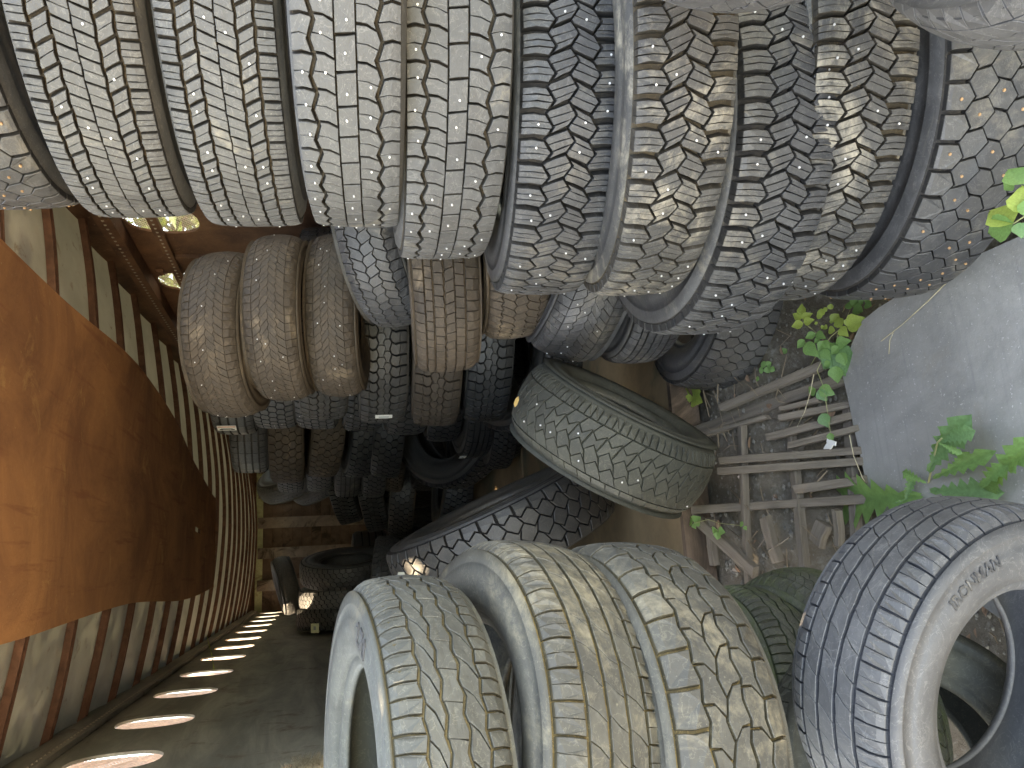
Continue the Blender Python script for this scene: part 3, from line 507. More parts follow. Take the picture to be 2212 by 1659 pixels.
# ------------------------------------------------------------------ broken pallets
m_slat, n, l, bs = mat("weathered_slat_wood"); v = coords(n, l)
mp = n.new("ShaderNodeMapping"); mp.inputs["Scale"].default_value = (1.5, 22, 22); l.new(v, mp.inputs["Vector"])
c = mixc(n, l, ramp(n, l, noise_n(n, l, mp.outputs[0], 2, 7, .7, .5), .3, .7), (.10, .083, .066), (.225, .19, .155)); c = mixc(n, l, ramp(n, l, noise_n(n, l, v, 5, 6, .7), .55, .66, 0, .7), c, (.16, .14, .11))
l.new(c, bs.inputs["Base Color"]); bs.inputs["Roughness"].default_value = .9; bump(n, l, bs, noise_n(n, l, mp.outputs[0], 5, 6, .7), .8, .006)
def board(a, b, wid, th, parent=None, name="slat", roll=0., **kw):
    a, b = Vector(a), Vector(b); d = b-a; L = d.length; x = d.normalized(); y = Vector((0, 0, 1)).cross(x).normalized(); z_ = x.cross(y)
    B = MB(); n_ = 7; V = []; rr = random.Random(int(L*1e5)); ph = rr.random()*9
    for i in range(n_+1):
        q = i/n_; o = .004*math.sin(q*3+ph); ww = wid/2*(1+.05*math.sin(q*9+ph)); ej = (rr.uniform(-.004, .004) if i in (0, n_) else 0)
        for yy, zz in ((-1, -1), (1, -1), (1, .7), (.88, 1), (-.88, 1), (-1, .7)):
            V.append(((q-.5)*L+ej*(1+yy), yy*ww, zz*th/2+o))
    F = [(i*6+k, i*6+(k+1) % 6, i*6+6+(k+1) % 6, i*6+6+k) for i in range(n_) for k in range(6)]+[tuple(range(6))[::-1], tuple(n_*6+k for k in range(6))]
    B.add(V, F); o = ob(name, B.mesh(name, [m_slat]), parent, **kw)
    o.matrix_world = Matrix.Translation((a+b)/2) @ Matrix((x, y, z_)).transposed().to_4x4() @ Matrix.Rotation(roll, 4, 'X')
    return o
pal = {}
for nm, lab in (('P', 'broken wooden pallet half sunk in dirt, its slats running straight toward the grey mat'), ('Q', 'pile of slanting pallet slats along the weeds and the lowest honeycomb tyre')):
    e = bpy.data.objects.new("wooden_pallet", None); link(e); e['label'] = lab; e['category'] = 'pallet'; e['group'] = 'broken pallets on the dirt'; pal[nm] = e
Z6 = lambda x, y: (1474.7+x/3, 553+y/3)
def pb(par, p, q, wid, h, th=.02, ext=(0, 0), **k):
    a, b = atg(*Z6(*p), h), atg(*Z6(*q), h); d = (b-a).normalized(); return board(a-d*ext[0], b+d*ext[1], wid*.66, th, pal.get(par), **k)
for p, q, w_, h, e in (((260, 985), (890, 715), .040, .050, (0, .05)), ((70, 1140), (1000, 810), .058, .040, (0, .1)), ((150, 1160), (560, 1040), .018, .052, (0, 0)),
        ((630, 1050), (1080, 965), .034, .045, (0, .2)), ((550, 1175), (1090, 1040), .036, .055, (0, .2)), ((690, 1232), (1110, 1125), .030, .068, (0, .2)), ((640, 990), (900, 930), .022, .060, (0, 0))):
    pb('Q', p, q, w_, h, .022, e)
for p, q, w_, h, e in (((250, 1325), (1140, 1262), .036, .060, (0, .25)), ((240, 1395), (1150, 1332), .036, .060, (0, .25)), ((740, 1512), (1180, 1452), .040, .056, (0, .25)), ((140, 1640), (1220, 1572), .042, .060, (.05, .25)),
        ((390, 1090), (410, 1610), .034, .034, (0, .35)), ((720, 1380), (750, 1640), .044, .034, (.12, .35)), ((1090, 1170), (1110, 1560), .044, .034, (.1, .35))):
    pb('P', p, q, w_, h, .022, e)
X = lambda x, y: (1474.7+x/3, 1106+y/3)
def lb(p, q, wid, h, lab, cat='board', name='loose_board'):
    a, b = atg(*X(*p), h), atg(*X(*q), h); board(a, b, wid, .022, None, name, 0., label=lab, cat=cat)
lb((30, -10), (470, 395), .042, .075, 'dark plank crossing the pallet slats slantwise beside the muddy stack')
lb((180, 40), (205, 350), .034, .05, 'short upright-looking slat left of the slanting dark plank')
lb((1000, -20), (1010, 215), .022, .075, 'thin pale lath beside the mossy tyre')
lb((870, 210), (915, 70), .055, .06, 'broken wood stub lying among the pallet debris', 'wood piece', 'wood_stub')
lb((540, 40), (620, 330), .040, .045, 'grey splintered board between two pallet slats near the mossy tyre')
# ------------------------------------------------------------------ gravel, twigs and dead leaves
G = MB(); rr = random.Random(3)
ico = [Vector(p) for p in ((0, 0, 1), (.9, 0, .3), (.28, .85, .3), (-.72, .53, .3), (-.72, -.53, .3), (.28, -.85, .3), (0, 0, -.6))]
for _ in range(1300):
    x, y = rr.uniform(-.35, 1.1), rr.uniform(1.5, 2.55); s = rr.choice((.003, .004, .005, .007, .012))*rr.uniform(.7, 1.3); a = rr.random()*6
    c_ = Vector((x, y, gh(x, y)+s*.2)); G.add([c_+Vector((s*(p.x*math.cos(a)-p.y*math.sin(a)), s*(p.x*math.sin(a)+p.y*math.cos(a))*rr.uniform(.7, 1), s*p.z*.7)) for p in ico], [(0, 1+i, 1+(i+1) % 5) for i in range(5)]+[(6, 1+(i+1) % 5, 1+i) for i in range(5)])
ob("gravel", G.mesh("gravel", [plain("grey_gravel", (.19, .178, .155), .9, 0, .35, 30, .3)]), None, 'small grey stones scattered in the dirt between the pallet slats', 'gravel', kind='stuff')
G = MB()
for _ in range(200):
    x, y = rr.uniform(-.3, 1.0), rr.uniform(1.55, 2.5); a = rr.random()*6.3; L = rr.uniform(.03, .16); z_ = gh(x, y)+.012+rr.random()*.03
    p0 = Vector((x, y, z_)); p1 = p0+Vector((math.cos(a)*L, math.sin(a)*L, rr.uniform(-.01, .02))); r_ = rr.uniform(.0008, .0028); G.tube([p0, (p0+p1)/2+Vector((rr.uniform(-.01, .01), rr.uniform(-.01, .01), .005)), p1], [r_, r_, r_*.6], 5)
ob("twigs", G.mesh("twigs", [plain("dry_twig", (.22, .17, .12), .9, 0, .3, 30, .2)]), None, 'dry twigs and stalks lying over the dirt and pallets', 'twigs', kind='stuff')
G = MB()
for _ in range(120):
    x, y = rr.uniform(-.3, 1.0), rr.uniform(1.55, 2.55); a = rr.random()*6.3; L = rr.uniform(.010, .024); z_ = gh(x, y)+.012+rr.random()*.03
    Rz = Matrix.Rotation(a, 3, 'Z') @ Matrix.Rotation(rr.uniform(-.7, .7), 3, 'X'); P_ = [(-1, 0, 0), (-.4, .5, .25), (.3, .45, .3), (1, 0, .1), (.3, -.5, .25), (-.4, -.45, .3), (0, 0, 0)]
    G.add([Vector((x, y, z_))+Rz @ (Vector(p)*L) for p in P_], [(6, i, (i+1) % 6) for i in range(6)], rr.choice((0, 0, 1)))
ob("leaf_litter", G.mesh("leaf_litter", [plain("dead_leaf_brown", (.24, .15, .10), .8, 0, .3, 30, .2), plain("dead_leaf_pale", (.30, .26, .22), .8, 0, .2, 30, .2)]), None, 'curled dead leaves caught between the pallet slats', 'leaf litter', kind='stuff')
# ------------------------------------------------------------------ the tyres
GA = 'truck tyres stacked at the right of the opening'; GB = 'car tyres stacked behind the near truck tyres'
GC = 'truck tyres stacked deeper in the trailer'; GH = 'light truck tyres stacked at the left of the opening'; GK = 'truck tyres at the far end of the trailer'
T = {}
def t_(id, *a, **k): T[id] = tyre(*a, **k)
# near stack, right side
t_('A0', 'honeycomb', 'slate', (1.30, 1.66, .70), (-.10, .02, .995), .5, .24, 'topmost tyre of the near right stack, tilted, its studded tread filling the sky-side corner', GA, .3)
t_('A1', 'chevron', 'pale', (1.279,1.640,.436), (-.075,.008,.997), .494, .252, 'studded chevron-block tyre, second from the top of the near right stack', GA, .02)
t_('A2', 'chevron', 'pale', (1.278,1.662,.170), (-.028,.057,.998), .492, .256, 'studded truck tyre with chevron blocks, lying just above the first zigzag-grooved one', GA, .5)
t_('A3', 'zigzag', 'pale', (1.230,1.509,-.075), (.008,.080,.997), .501, .229, 'pale studded tyre with zigzag grooves, upper one of two in the near stack', GA, .2)
t_('A4', 'zigzag', 'pale', (1.204,1.636,-.273), (-.026,.066,.997), .495, .247, 'pale studded tyre with zigzag grooves, lower one, resting on the coarse lug tyres', GA, .9)
t_('A5', 'lug', 'slate', (1.138,1.712,-.545), (.012,.116,.993), .489, .255, 'dark studded lug tyre, uppermost of the four with coarse blocks in the near stack', GA, .1)
t_('A6', 'lug', 'muddy', (1.091,1.529,-.715), (-.019,.173,.985), .503, .231, 'lug tyre with blocks caked in pale dried mud, in the near right stack', GA, .6)
t_('A7', 'lug', 'slate', (1.022,1.651,-.939), (-.043,.057,.997), .495, .263, 'lug tyre with a broad bare sidewall sticking out to the left of the near stack', GA, .25)
t_('A8', 'lug', 'muddy', (1.103,1.579,-1.154), (.039,.191,.981), .499, .258, 'muddy lug tyre pressed against the one above, second from the ground in the near stack', GA, .8)
t_('A9', 'honeycomb', 'slate', (1.085,1.498,-1.394), (-.005,.202,.979), .5, .265, 'bottom tyre of the near stack with honeycomb tread and rusty studs', GA, .4)
# two tyres at the very right of the opening, close to the camera
t_('P1', 'winter', 'blue', (1.018, .60, -.54), (.05, -.1, .99), .375, .27, 'bald bluish tyre at the right, upper one of two closest to the camera', 'tyres closest to the camera at the right', .3, studs=False)
t_('P2', 'winter', 'blue', (1.0, .56, -1.0), (.12, -.05, .99), .39, .24, 'worn bluish tyre with ribbed shoulder, lower one of two closest to the camera', 'tyres closest to the camera at the right', 1.1, studs=False)
# middle stack
t_('B1', 'winter', 'brown', (.888,3.011,.324), (.007,.187,.982), .318, .232, 'brown dusty car tyre with a tan mud splash, top of the middle stack', GB, .2)
t_('B2', 'winter', 'brown', (.947,2.973,.132), (.003,.140,.990), .321, .225, 'brown dusty car tyre, second from the top of the middle stack', GB, 1.2)
t_('B3', 'winter', 'brown', (.987,3.049,-.081), (.022,.159,.987), .328, .218, 'brown dusty car tyre with tan streaks, third from the top of the middle stack', GB, 2.3)
t_('B4', 'allseason', 'slate', (1.18,2.59,-.225), (-.084,.33,.934), .365, .235, 'grey tilted tyre with fine wavy grooves wedged below the three brown ones', GB, .4)
t_('B5', 'rib', 'brown', (.972,2.45,-.40), (-.039,.128,.991), .357, .245, 'brown ribbed tyre with four straight grooves in the middle stack', GB, .7)
t_('B6', 'allseason', 'brown', (1.042,2.372,-.610), (-.074,.110,.991), .330, .24, 'worn brown tyre just below the ribbed one in the middle stack', GB, 1.9)
t_('B7', 'winter', 'slate', (.953,2.330,-.880), (.289,.018,.957), .330, .26, 'purplish grey studded winter tyre, tilted so its upper sidewall shows', GB, .9)
t_('B8', 'rib', 'slate', (.984,2.468,-1.10), (-.036,.004,.999), .330, .22, 'thin slate tyre with straight grooves lying above the bottom tyre of the middle stack', GB, 2.2)
t_('B9', 'honeycomb', 'slate', (.894, 2.372, -1.365), (.129, .030, .991), .361, .235, 'dark tyre with honeycomb tread and smooth sidewall standing lowest, on the dirt by the weeds', GB, 1.3, studs=False)
# new tyres behind
t_('C3', 'wave', 'black', (1.14, 3.66, -.02), (0, 0, 1), .46, .25, 'new black tyre mostly hidden behind the brown car tyres', GC, 1.)
t_('C4', 'wave', 'black', (1.118, 3.653, -.288), (-.008, .042, .999), .46, .25, 'new black tyre with wavy centre ribs and a small white slip on its tread', GC, .1)
t_('C5', 'wave', 'brown', (1.090, 3.594, -.552), (.046, .096, .994), .46, .25, 'dusty brown tyre with wavy centre ribs below the one with the white slip', GC, .9)
t_('C6', 'wave', 'ink', (1.116, 3.629, -.805), (.05, .12, .99), .46, .245, 'black tyre with wavy centre ribs, lowest of the three with that tread', GC, 1.7)
t_('C7', 'lug', 'ink', (1.10, 3.82, -1.02), (-.05, -.34, .93), .47, .24, 'black tyre tipped forward so its bluish rim edge catches light', GC, .4, studs=False)
t_('C8', 'lug', 'ink', (1.13, 3.98, -1.24), (.02, -.36, .93), .48, .22, 'black tyre tipped forward beneath the one with the bluish rim', GC, .8)
# third stack
for id, key, rk, c, n, w, lab in (
 ('D1', 'ribs5', 'slate', (1.259, 4.60, .465), (.0, .0, 1), .27, 'grey ribbed tyre carrying a white sticker with a red band'),
 ('D2', 'blocks', 'blue', (1.285, 4.56, .245), (0, .029, 1), .27, 'bluish block-tread tyre right below the one with the red-banded sticker'),
 ('D3', 'blocks', 'blue', (1.277, 4.56, -.01), (.056, .069, .996), .26, 'bluish block-tread tyre with a smooth sidewall gap on its upper side'),
 ('D4', 'blocks', 'slate', (1.262, 4.56, -.25), (0, -.006, 1), .26, 'slate block-tread tyre half behind the new tyre with the white slip'),
 ('D5', 'hexes', 'black', (1.234, 4.56, -.50), (-.005, .003, 1), .27, 'black hexagon-tread tyre peeking out below the white slip'),
 ('D55', 'hexes', 'ink', (1.20, 4.62, -.73), (0, .05, 1), .23, 'shadowed black tyre between the hexagon-tread tyre and the one with the square label'),
 ('D6', 'ribs5', 'ink', (1.10, 4.66, -.92), (-.023, .011, 1), .20, 'black tyre with a square white label low in the third stack'),
 ('D7', 'blocks', 'ink', (1.03, 4.72, -1.10), (.007, .08, 1), .17, 'black tyre directly beneath the one with the square label')):
    t_(id, key, rk, c, n, .49, w, lab, GC, len(T)*.7, studs=rk in ('blue', 'slate'))
for id, key, rk, c, n, w, lab in (
 ('E1', 'ribs5', 'slate', (1.155, 5.60, .463), (-.004, -.026, 1), .27, 'grey ribbed tyre at the top of the fourth stack'),
 ('E2', 'hexes', 'brown', (1.08, 5.60, .215), (0, 0, 1), .26, 'brown-tinted hexagon-tread tyre second from the top of the fourth stack'),
 ('E3', 'hexes', 'brown', (1.122, 5.68, -.045), (.061, -.092, .994), .25, 'brown-tinted hexagon-tread tyre under a dark gap in the fourth stack'),
 ('E4', 'hexes', 'ink', (1.127, 5.80, -.28), (-.008, -.09, .996), .23, 'black tyre in the middle of the fourth stack'),
 ('E5', 'hexes', 'ink', (1.10, 5.66, -.52), (.126, .05, .985), .24, 'black tyre resting on the tipped open one in the fourth stack'),
 ('E6', 'lug', 'ink', (.99, 5.50, -.93), (.0, -.62, .78), .24, 'big black tyre tipped so that its open hole and studded rim face the doorway')):
    t_(id, key, rk, c, n, .495, w, lab, GC, len(T)*.7, studs=id == 'E6')
for id, key, rk, c, n, w, lab in (
 ('K1', 'blocks', 'blue', (1.124, 6.85, .236), (0, 0, 1), .24, 'pale-lit block-tread tyre, top of the fifth stack'),
 ('K2', 'hexes', 'blue', (1.122, 6.85, .003), (0, 0, 1), .23, 'pale-lit hexagon-tread tyre, second of the fifth stack'),
 ('K3', 'ribs5', 'slate', (1.061, 6.80, -.229), (0, 0, 1), .23, 'ribbed grey tyre in the middle of the fifth stack'),
 ('K4', 'hexes', 'slate', (1.051, 6.80, -.455), (0, .03, 1), .22, 'hexagon-tread grey tyre, fourth of the fifth stack'),
 ('K5', 'blocks', 'brown', (1.09, 6.80, -.68), (.15, .1, 1), .21, 'dusty tyre sloping at the foot of the fifth stack'),
 ('K6', 'winter', 'blue', (.98, 8.2, .17), (.75, -.35, .45), .24, 'smooth bluish tyre leaning over the far heap'),
 ('K7', 'winter', 'blue', (1.0, 8.5, -.12), (.7, -.3, .5), .24, 'smooth bluish tyre leaning behind another in the far heap'),
 ('K8', 'lug', 'ink', (.80, 7.9, -.48), (-.2, .1, .97), .26, 'black lug tyre lying on the far heap'),
 ('K9', 'hexes', 'ink', (.72, 7.6, -.80), (.1, .1, .98), .26, 'black tyre fallen flat at the foot of the far heap')):
    t_(id, key, rk, c, n, .49, w, lab, GK, len(T)*.7, studs=False)
for id, key, rk, c, n, R, w, lab in (
 ('D8', 'blocks', 'ink', (1.08, 4.78, -1.16), (0, .12, .99), .47, .20, 'lowest black tyre of the third stack, resting on the trailer floor'),
 ('E7', 'hexes', 'ink', (1.12, 5.75, -1.12), (0, 0, 1), .49, .26, 'black tyre lying flat on the floor under the tipped open one'),
 ('E8', 'blocks', 'ink', (.66, 6.4, -1.08), (.1, 0, 1), .46, .26, 'black tyre lying half across the aisle floor beyond the fourth stack'),
 ('K10', 'hexes', 'ink', (1.10, 6.85, -.92), (0, 0, 1), .49, .26, 'black tyre low in the fifth stack'),
 ('K11', 'blocks', 'ink', (1.10, 6.85, -1.13), (0, 0, 1), .49, .24, 'black tyre lying on the floor as the base of the fifth stack'),
 ('K12', 'lug', 'ink', (.88, 8.0, -.22), (-.2, .15, .96), .48, .26, 'black lug tyre leaning high on the far heap'),
 ('K13', 'blocks', 'ink', (.5, 8.3, -.78), (-.3, .15, .95), .48, .26, 'black tyre tumbled against the far heap'),
 ('K14', 'hexes', 'ink', (1.05, 8.2, -1.0), (0, 0, 1), .5, .30, 'black tyre buried at the bottom of the far heap'),
 ('K15', 'lug', 'ink', (.45, 8.9, -.98), (.1, -.2, 1), .5, .3, 'black lug tyre lying flat in the aisle before the bulkhead')):
    t_(id, key, rk, c, n, R, w, lab, GK if id[0] == 'K' else GC, len(T)*.7, studs=False)
# leaning tyres on the trailer floor
t_('F', 'rhomb', 'olive', (.378, 2.39, -.95), (.80, -.46, -.38), .345, .29, 'olive-filmed tyre with rhombic blocks standing on edge on the trailer sill and leaning right', 'loose tyres leaning on the trailer floor', 2.2)
t_('G', 'bighex', 'black', (.12, 3.28, -.76), (.92, -.06, .40), .50, .29, 'large black tyre with hexagonal blocks leaning left behind the olive one', 'loose tyres leaning on the trailer floor', .3, studs=False)
t_('M1', 'hexes', 'black', tuple(aty(830, 1262, 6.4)-Vector((0, 0, OFF))), (.1, .1, .98), .38, .22, 'black tyre propped behind the large leaning hexagon tyre', 'loose tyres leaning on the trailer floor', 1., studs=False)
t_('M2', 'hexes', 'black', tuple(aty(858, 1325, 5.3)-Vector((0, 0, OFF))), (.05, .1, .99), .38, .26, 'black tyre on the floor beside the left stack, lower of the propped pair', 'loose tyres leaning on the trailer floor', 1., studs=False)
# left far stacks
for id, key, rk, c, n, R, w, lab in (
 ('L1', 'hexes', 'slate', (-.02, 8.3, -.28), (.97, -.24, .05), .48, .26, 'hexagon-tread tyre on edge with a dark round face turned right, far left heap'),
 ('L2', 'hexes', 'blue', (-.27, 8.4, -.27), (.98, -.1, .1), .48, .24, 'tyre on edge in the far left heap, middle one, its tread top lit bluish'),
 ('L3', 'hexes', 'ink', (-.50, 8.4, -.25), (1, 0, 0), .48, .24, 'tyre on edge nearest the left wall, with a pale label on its tread'),
 ('L0', 'winter', 'blue', (-.18, 9.3, .36), (-.25, -.15, .95), .33, .22, 'small bluish tyre lying tilted on top of the far left heap'),
 ('L4', 'ribs5', 'ink', (-.1, 8.5, -.9), (0, .05, 1), .5, .3, 'dark tyre lying flat under the tyres on edge, front one'),
 ('L5', 'ribs5', 'ink', (-.1, 9.5, -.6), (0, .0, 1), .5, .5, 'dark wide tyre lying flat behind the tyres on edge')):
    t_(id, key, rk, c, n, R, w, lab, GK, len(T)*.7, studs=False)
# left near stack
t_('H1', 'terrain', 'greyg', (-.388, 1.50, -.145), (.02, -.13, .99), .366, .215, 'grey-green tyre topping the left stack, hole and raised lettering visible from above', GH, .2)
t_('H2', 'highway', 'yellow', (-.330, 1.498, -.345), (.119, -.215, .968), .362, .232, 'tyre with four straight grooves and tan mud, second of the left stack', GH, .5)
t_('H3', 'chunky', 'yellow', (-.355, 1.49, -.565), (.072, -.13, .988), .372, .245, 'chunky tan-muddied tyre, third of the left stack', GH, .1)
t_('H4', 'terrain', 'moss', (-.44, 1.90, -1.051), (.144, .026, .989), .336, .19, 'mossy green tyre squeezed under the left stack, upper of two', 'mossy tyres under the left stack', .8)
t_('H6', 'winter', 'moss', (-.405, 1.86, -1.245), (-.16, -.06, .98), .339, .20, 'mossy smooth tyre lying lowest under the left stack', 'mossy tyres under the left stack', .8, studs=False)
t_('H7', 'winter', 'moss', (-.45, 1.95, -.83), (.05, 0, 1), .33, .21, 'mossy tyre hidden between the muddy stack and the lower mossy ones', 'mossy tyres under the left stack', .3, studs=False)
t_('H5', 'highway', 'blue', (-.273, 1.250, -1.162), (-.205, -.975, -.089), .338, .262, 'blue-grey tyre standing upright at the lower left, lettered sidewall facing the camera', GH, .35)
t_('H8', 'winter', 'olive', (-.50, 1.55, -1.235), (.25, -.93, .2), .325, .21, 'dusty tyre standing behind and seen through the hole of the blue-grey one', GH, .35, studs=False)
# ---- slips and stickers on treads
def sticker(id, u, v, wd, ht, prints, matw, rot=0.):
    t = T[id]; Mi = t.matrix_world.inverted(); o = Mi @ Vector((0, 0, OFF)); q = (Mi.to_3x3() @ ray(u, v)); me = t.children[1].data
    R = max(math.hypot(x.co.x, x.co.y) for x in me.vertices)+.0012
    a = q.x**2+q.y**2; b = 2*(o.x*q.x+o.y*q.y); c = o.x**2+o.y**2-R*R; D = max(0, b*b-4*a*c); k = (-b-math.sqrt(D))/2/a; p = o+q*k
    an = math.atan2(p.y, p.x)
    def plate(x0, x1, z0, z1, dr, m, nm, par):
        B = MB(); n = 6; vs = []
        for j in range(n+1):
            for zz in (z0, z1):
                x = x0+(x1-x0)*j/n; cz, sz = math.cos(rot), math.sin(rot); X, Z = x*cz-zz*sz, x*sz+zz*cz
                for d in (dr, dr+.0008): vs.append(((R+d)*math.cos(an+X/R), (R+d)*math.sin(an+X/R), p.z+Z))
        fs = []
        for j in range(n):
            i = j*4; fs += [(i, i+2, i+6, i+4), (i+1, i+5, i+7, i+3), (i, i+4, i+5, i+1), (i+2, i+3, i+7, i+6)]
        fs += [(0, 1, 3, 2), (n*4, n*4+2, n*4+3, n*4+1)]
        return ob(nm, mesh(nm, vs, fs, [m]), par)
    s = plate(-wd/2, wd/2, -ht/2, ht/2, 0, matw, "sticker", t)
    for x0, x1, z0, z1, m in prints: 
        f = plate(x0*wd, x1*wd, z0*ht, z1*ht, .001, m, "print", s)
M_paper = plain("white_paper", (.78, .78, .74), .6, 0, .05, 30, .05); M_ypaper = plain("yellowed_paper", (.60, .62, .42), .7, 0, .1, 30, .05)
M_red = plain("red_print", (.62, .20, .10), .6, 0, .1, 30, 0); M_ink = plain("black_print", (.05, .05, .055), .6, 0, .1, 30, 0); M_grey = plain("grey_print", (.3, .33, .33), .6, 0, .1, 30, 0)
sticker('D1', 490, 925, .065, .115, [(-.5, .5, .20, .42, M_red)] if False else [(.22, .36, -.46, .46, M_red), (-.26, -.04, -.30, .30, M_ink), (-.34, -.14, .22, .38, M_ink), (-.34, -.14, -.40, -.22, M_ink)], M_paper)
sticker('C4', 829, 900, .04, .085, [(-.2, -.1, -.3, .3, M_grey), (.0, .08, -.3, .3, M_grey)], M_paper)
sticker('D6', 999, 988, .075, .065, [(-.12, .12, -.12, .12, M_grey), (-.35, -.22, -.3, .3, M_grey), (.2, .38, -.35, .0, M_grey)], M_paper)
sticker('L3', 680, 1357, .10, .12, [(-.15, .15, -.2, .2, M_grey)], M_ypaper)
# ---- raised sidewall lettering
def lettering(id, txt, size, rad, ang, side, mat_):
    t = T[id]; cu = bpy.data.curves.new("lettering", 'FONT'); cu.body = txt; cu.size = size; cu.extrude = .0028; cu.align_x = 'CENTER'; cu.align_y = 'CENTER'; cu.resolution_u = 2; cu.offset = .0004
    to = bpy.data.objects.new("tmp", cu); link(to); dg = bpy.context.evaluated_depsgraph_get(); me = bpy.data.meshes.new_from_object(to.evaluated_get(dg)); bpy.data.objects.remove(to); bpy.data.curves.remove(cu)
    me.name = "lettering"; me.materials.clear(); me.materials.append(mat_)
    sx = t.matrix_world.to_scale(); rd = rad/sx.x
    key = T_w[id]
    for v in me.vertices:                  # wrap round the sidewall
        x, y, z = v.co; r = rd+y/sx.x; a = ang-side*x/rd/sx.x if side > 0 else ang+x/rd/sx.x
        v.co = (r*math.cos(a), r*math.sin(a), side*(swz(r, key)+z/sx.z))
    me.update(); return ob("lettering", me, t)
T_w = {'H5': 'highway', 'H1': 'terrain'}
def swz(r, key):
    sp = PAT[key]; R, w = sp['R'], sp['w']; P_ = [(R*.56+.022, .395*w), (R*.63, .445*w), (R*.67, .47*w), (R*.674, .476*w), (R*.74, .497*w), (R*.80, .5*w), (R*.803, .492*w), (R*.86, .483*w), (R*.93, .452*w)]
    for (a, b), (c, d) in zip(P_, P_[1:]):
        if a <= r <= c: return b+(d-b)*(r-a)/(c-a)
    return .48*w
def sw_angle(id, u, v, side):              # angle on the sidewall under a picture point
    t = T[id]; Mi = t.matrix_world.inverted(); o = Mi @ Vector((0, 0, OFF)); q = Mi.to_3x3() @ ray(u, v); z = side*PAT[T_w[id]]['w']*.49; p = o+q*((z-o.z)/q.z)
    return math.atan2(p.y, p.x), math.hypot(p.x, p.y)*t.matrix_world.to_scale().x
a, r = sw_angle('H5', 2103, 1253, 1); lettering('H5', "IRONMAN", .027, min(.272, max(.235, r)), a, 1, RM['slate'])
a, r = sw_angle('H1', 787, 1322, 1); lettering('H1', "270", .055, min(.28, max(.27, r)), a, 1, RM['slate'])
# ------------------------------------------------------------------ plants
def leafmat(name, col, tr_=.45):
    m, n, l, bs = mat(name); v = coords(n, l); a = noise_n(n, l, v, 18, 4, .6)
    c = mixc(n, l, ramp(n, l, a, .3, .7), tuple(x*.75 for x in col), tuple(x*1.2 for x in col)); l.new(c, bs.inputs["Base Color"]); bs.inputs["Roughness"].default_value = .5
    t = n.new("ShaderNodeBsdfTranslucent"); c2 = mixc(n, l, .5, c, (col[0]*1.6, col[1]*1.3, col[2]*.6)); l.new(c2, t.inputs["Color"]); mx = n.new("ShaderNodeMixShader"); mx.inputs[0].default_value = tr_
    l.new(bs.outputs[0], mx.inputs[1]); l.new(t.outputs[0], mx.inputs[2]); l.new(mx.outputs[0], n["Material Output"].inputs[0]); return m
ML = {'lime': leafmat("lime_leaf", (.34, .45, .11)), 'green': leafmat("fresh_green_leaf", (.17, .33, .11)), 'deep': leafmat("cool_green_leaf", (.15, .30, .13)), 'stem': plain("pale_stem", (.30, .30, .14), .7, 0, .2, 30, .1), 'tree': leafmat("tree_leaf", (.06, .13, .025), .3), 'tree2': leafmat("tree_leaf_light", (.10, .18, .035), .35)}
M_bark = plain("bark", (.13, .10, .075), .95, 0, .35, 9, .9)
def leaf_mesh(shape, m):
    out = {'ovate': [(0, .012), (.12, .20), (.3, .34), (.5, .33), (.72, .2), (.88, .085), (1, 0)], 'round': [(0, .02), (.12, .3), (.35, .46), (.6, .46), (.82, .3), (.95, .12), (1, .0)],
           'dandelion': [(0, .02), (.12, .05), (.2, .03), (.28, .09), (.33, .045), (.42, .13), (.47, .06), (.56, .17), (.62, .085), (.70, .19), (.77, .11), (.85, .17), (.93, .09), (1, 0)]}[shape]
    V = []; F = []; k = 0; n_ = len(out)
    for i, (x, w_) in enumerate(out):
        ser = .012*(1 if i % 2 else -1) if shape == 'ovate' else 0
        dz = -.16*x*x
        V += [(x, w_+ser, dz+.35*w_), (x+.02, w_*.5, dz+.12*w_+.010*(i % 2)), (x, 0, dz), (x+.02, -w_*.5, dz+.12*w_+.010*(i % 2)), (x, -w_-ser, dz+.35*w_)]
    for i in range(n_-1):
        for j in range(4): F.append((i*5+j, i*5+j+1, (i+1)*5+j+1, (i+1)*5+j))
    return mesh("leaf_"+shape, V, F, [m], smooth=True)
LM = {(s, m): leaf_mesh(s, ML[m]) for s in ('ovate', 'round', 'dandelion') for m in ('lime', 'green', 'deep')}
def plant(name, label, cat, base):
    e = bpy.data.objects.new(name, None); link(e); e.location = base; e['label'] = label; e['category'] = cat; return e
def leaf(root, p, tip, size, shape='ovate', m='green', nrm=None, wid=1.):
    """a leaf from point p toward point tip"""
    p, tip = Vector(p), Vector(tip); x = (tip-p).normalized(); nz = Vector(nrm) if nrm else Vector((-.1, -.5, .85)); y = nz.cross(x).normalized(); z_ = x.cross(y)
    o = ob("leaf", LM[(shape, m)], root); size *= .88 if shape != 'dandelion' else 1.; o.matrix_world = Matrix.Translation(p) @ Matrix((x, y, z_)).transposed().to_4x4() @ Matrix.Diagonal((size, size*wid, size, 1))
    o.parent = root; o.matrix_parent_inverse = Matrix.Translation(root.location).inverted(); return o
def stem(root, pts, r=.0016):
    B = MB(); pts = [Vector(p)-root.location for p in pts]; B.tube(pts, [r*(1-.5*i/len(pts)) for i in range(len(pts))], 6); ob("stem", B.mesh("stem", [ML['stem']]), root)
ZP = lambda x, y: (1700.7+x*.0992, 630.9+y*.0992)     # the weed close-up
def L3(root, b, t, m='green', h=.1, shape='ovate', wid=1.):
    B_ = atg(*ZP(*b), h); Ttip = atg(*ZP(*t), h+.004); leaf(root, B_, Ttip, (Ttip-B_).length, shape, m, None, wid)
c0 = atg(*ZP(900, 900), 0)
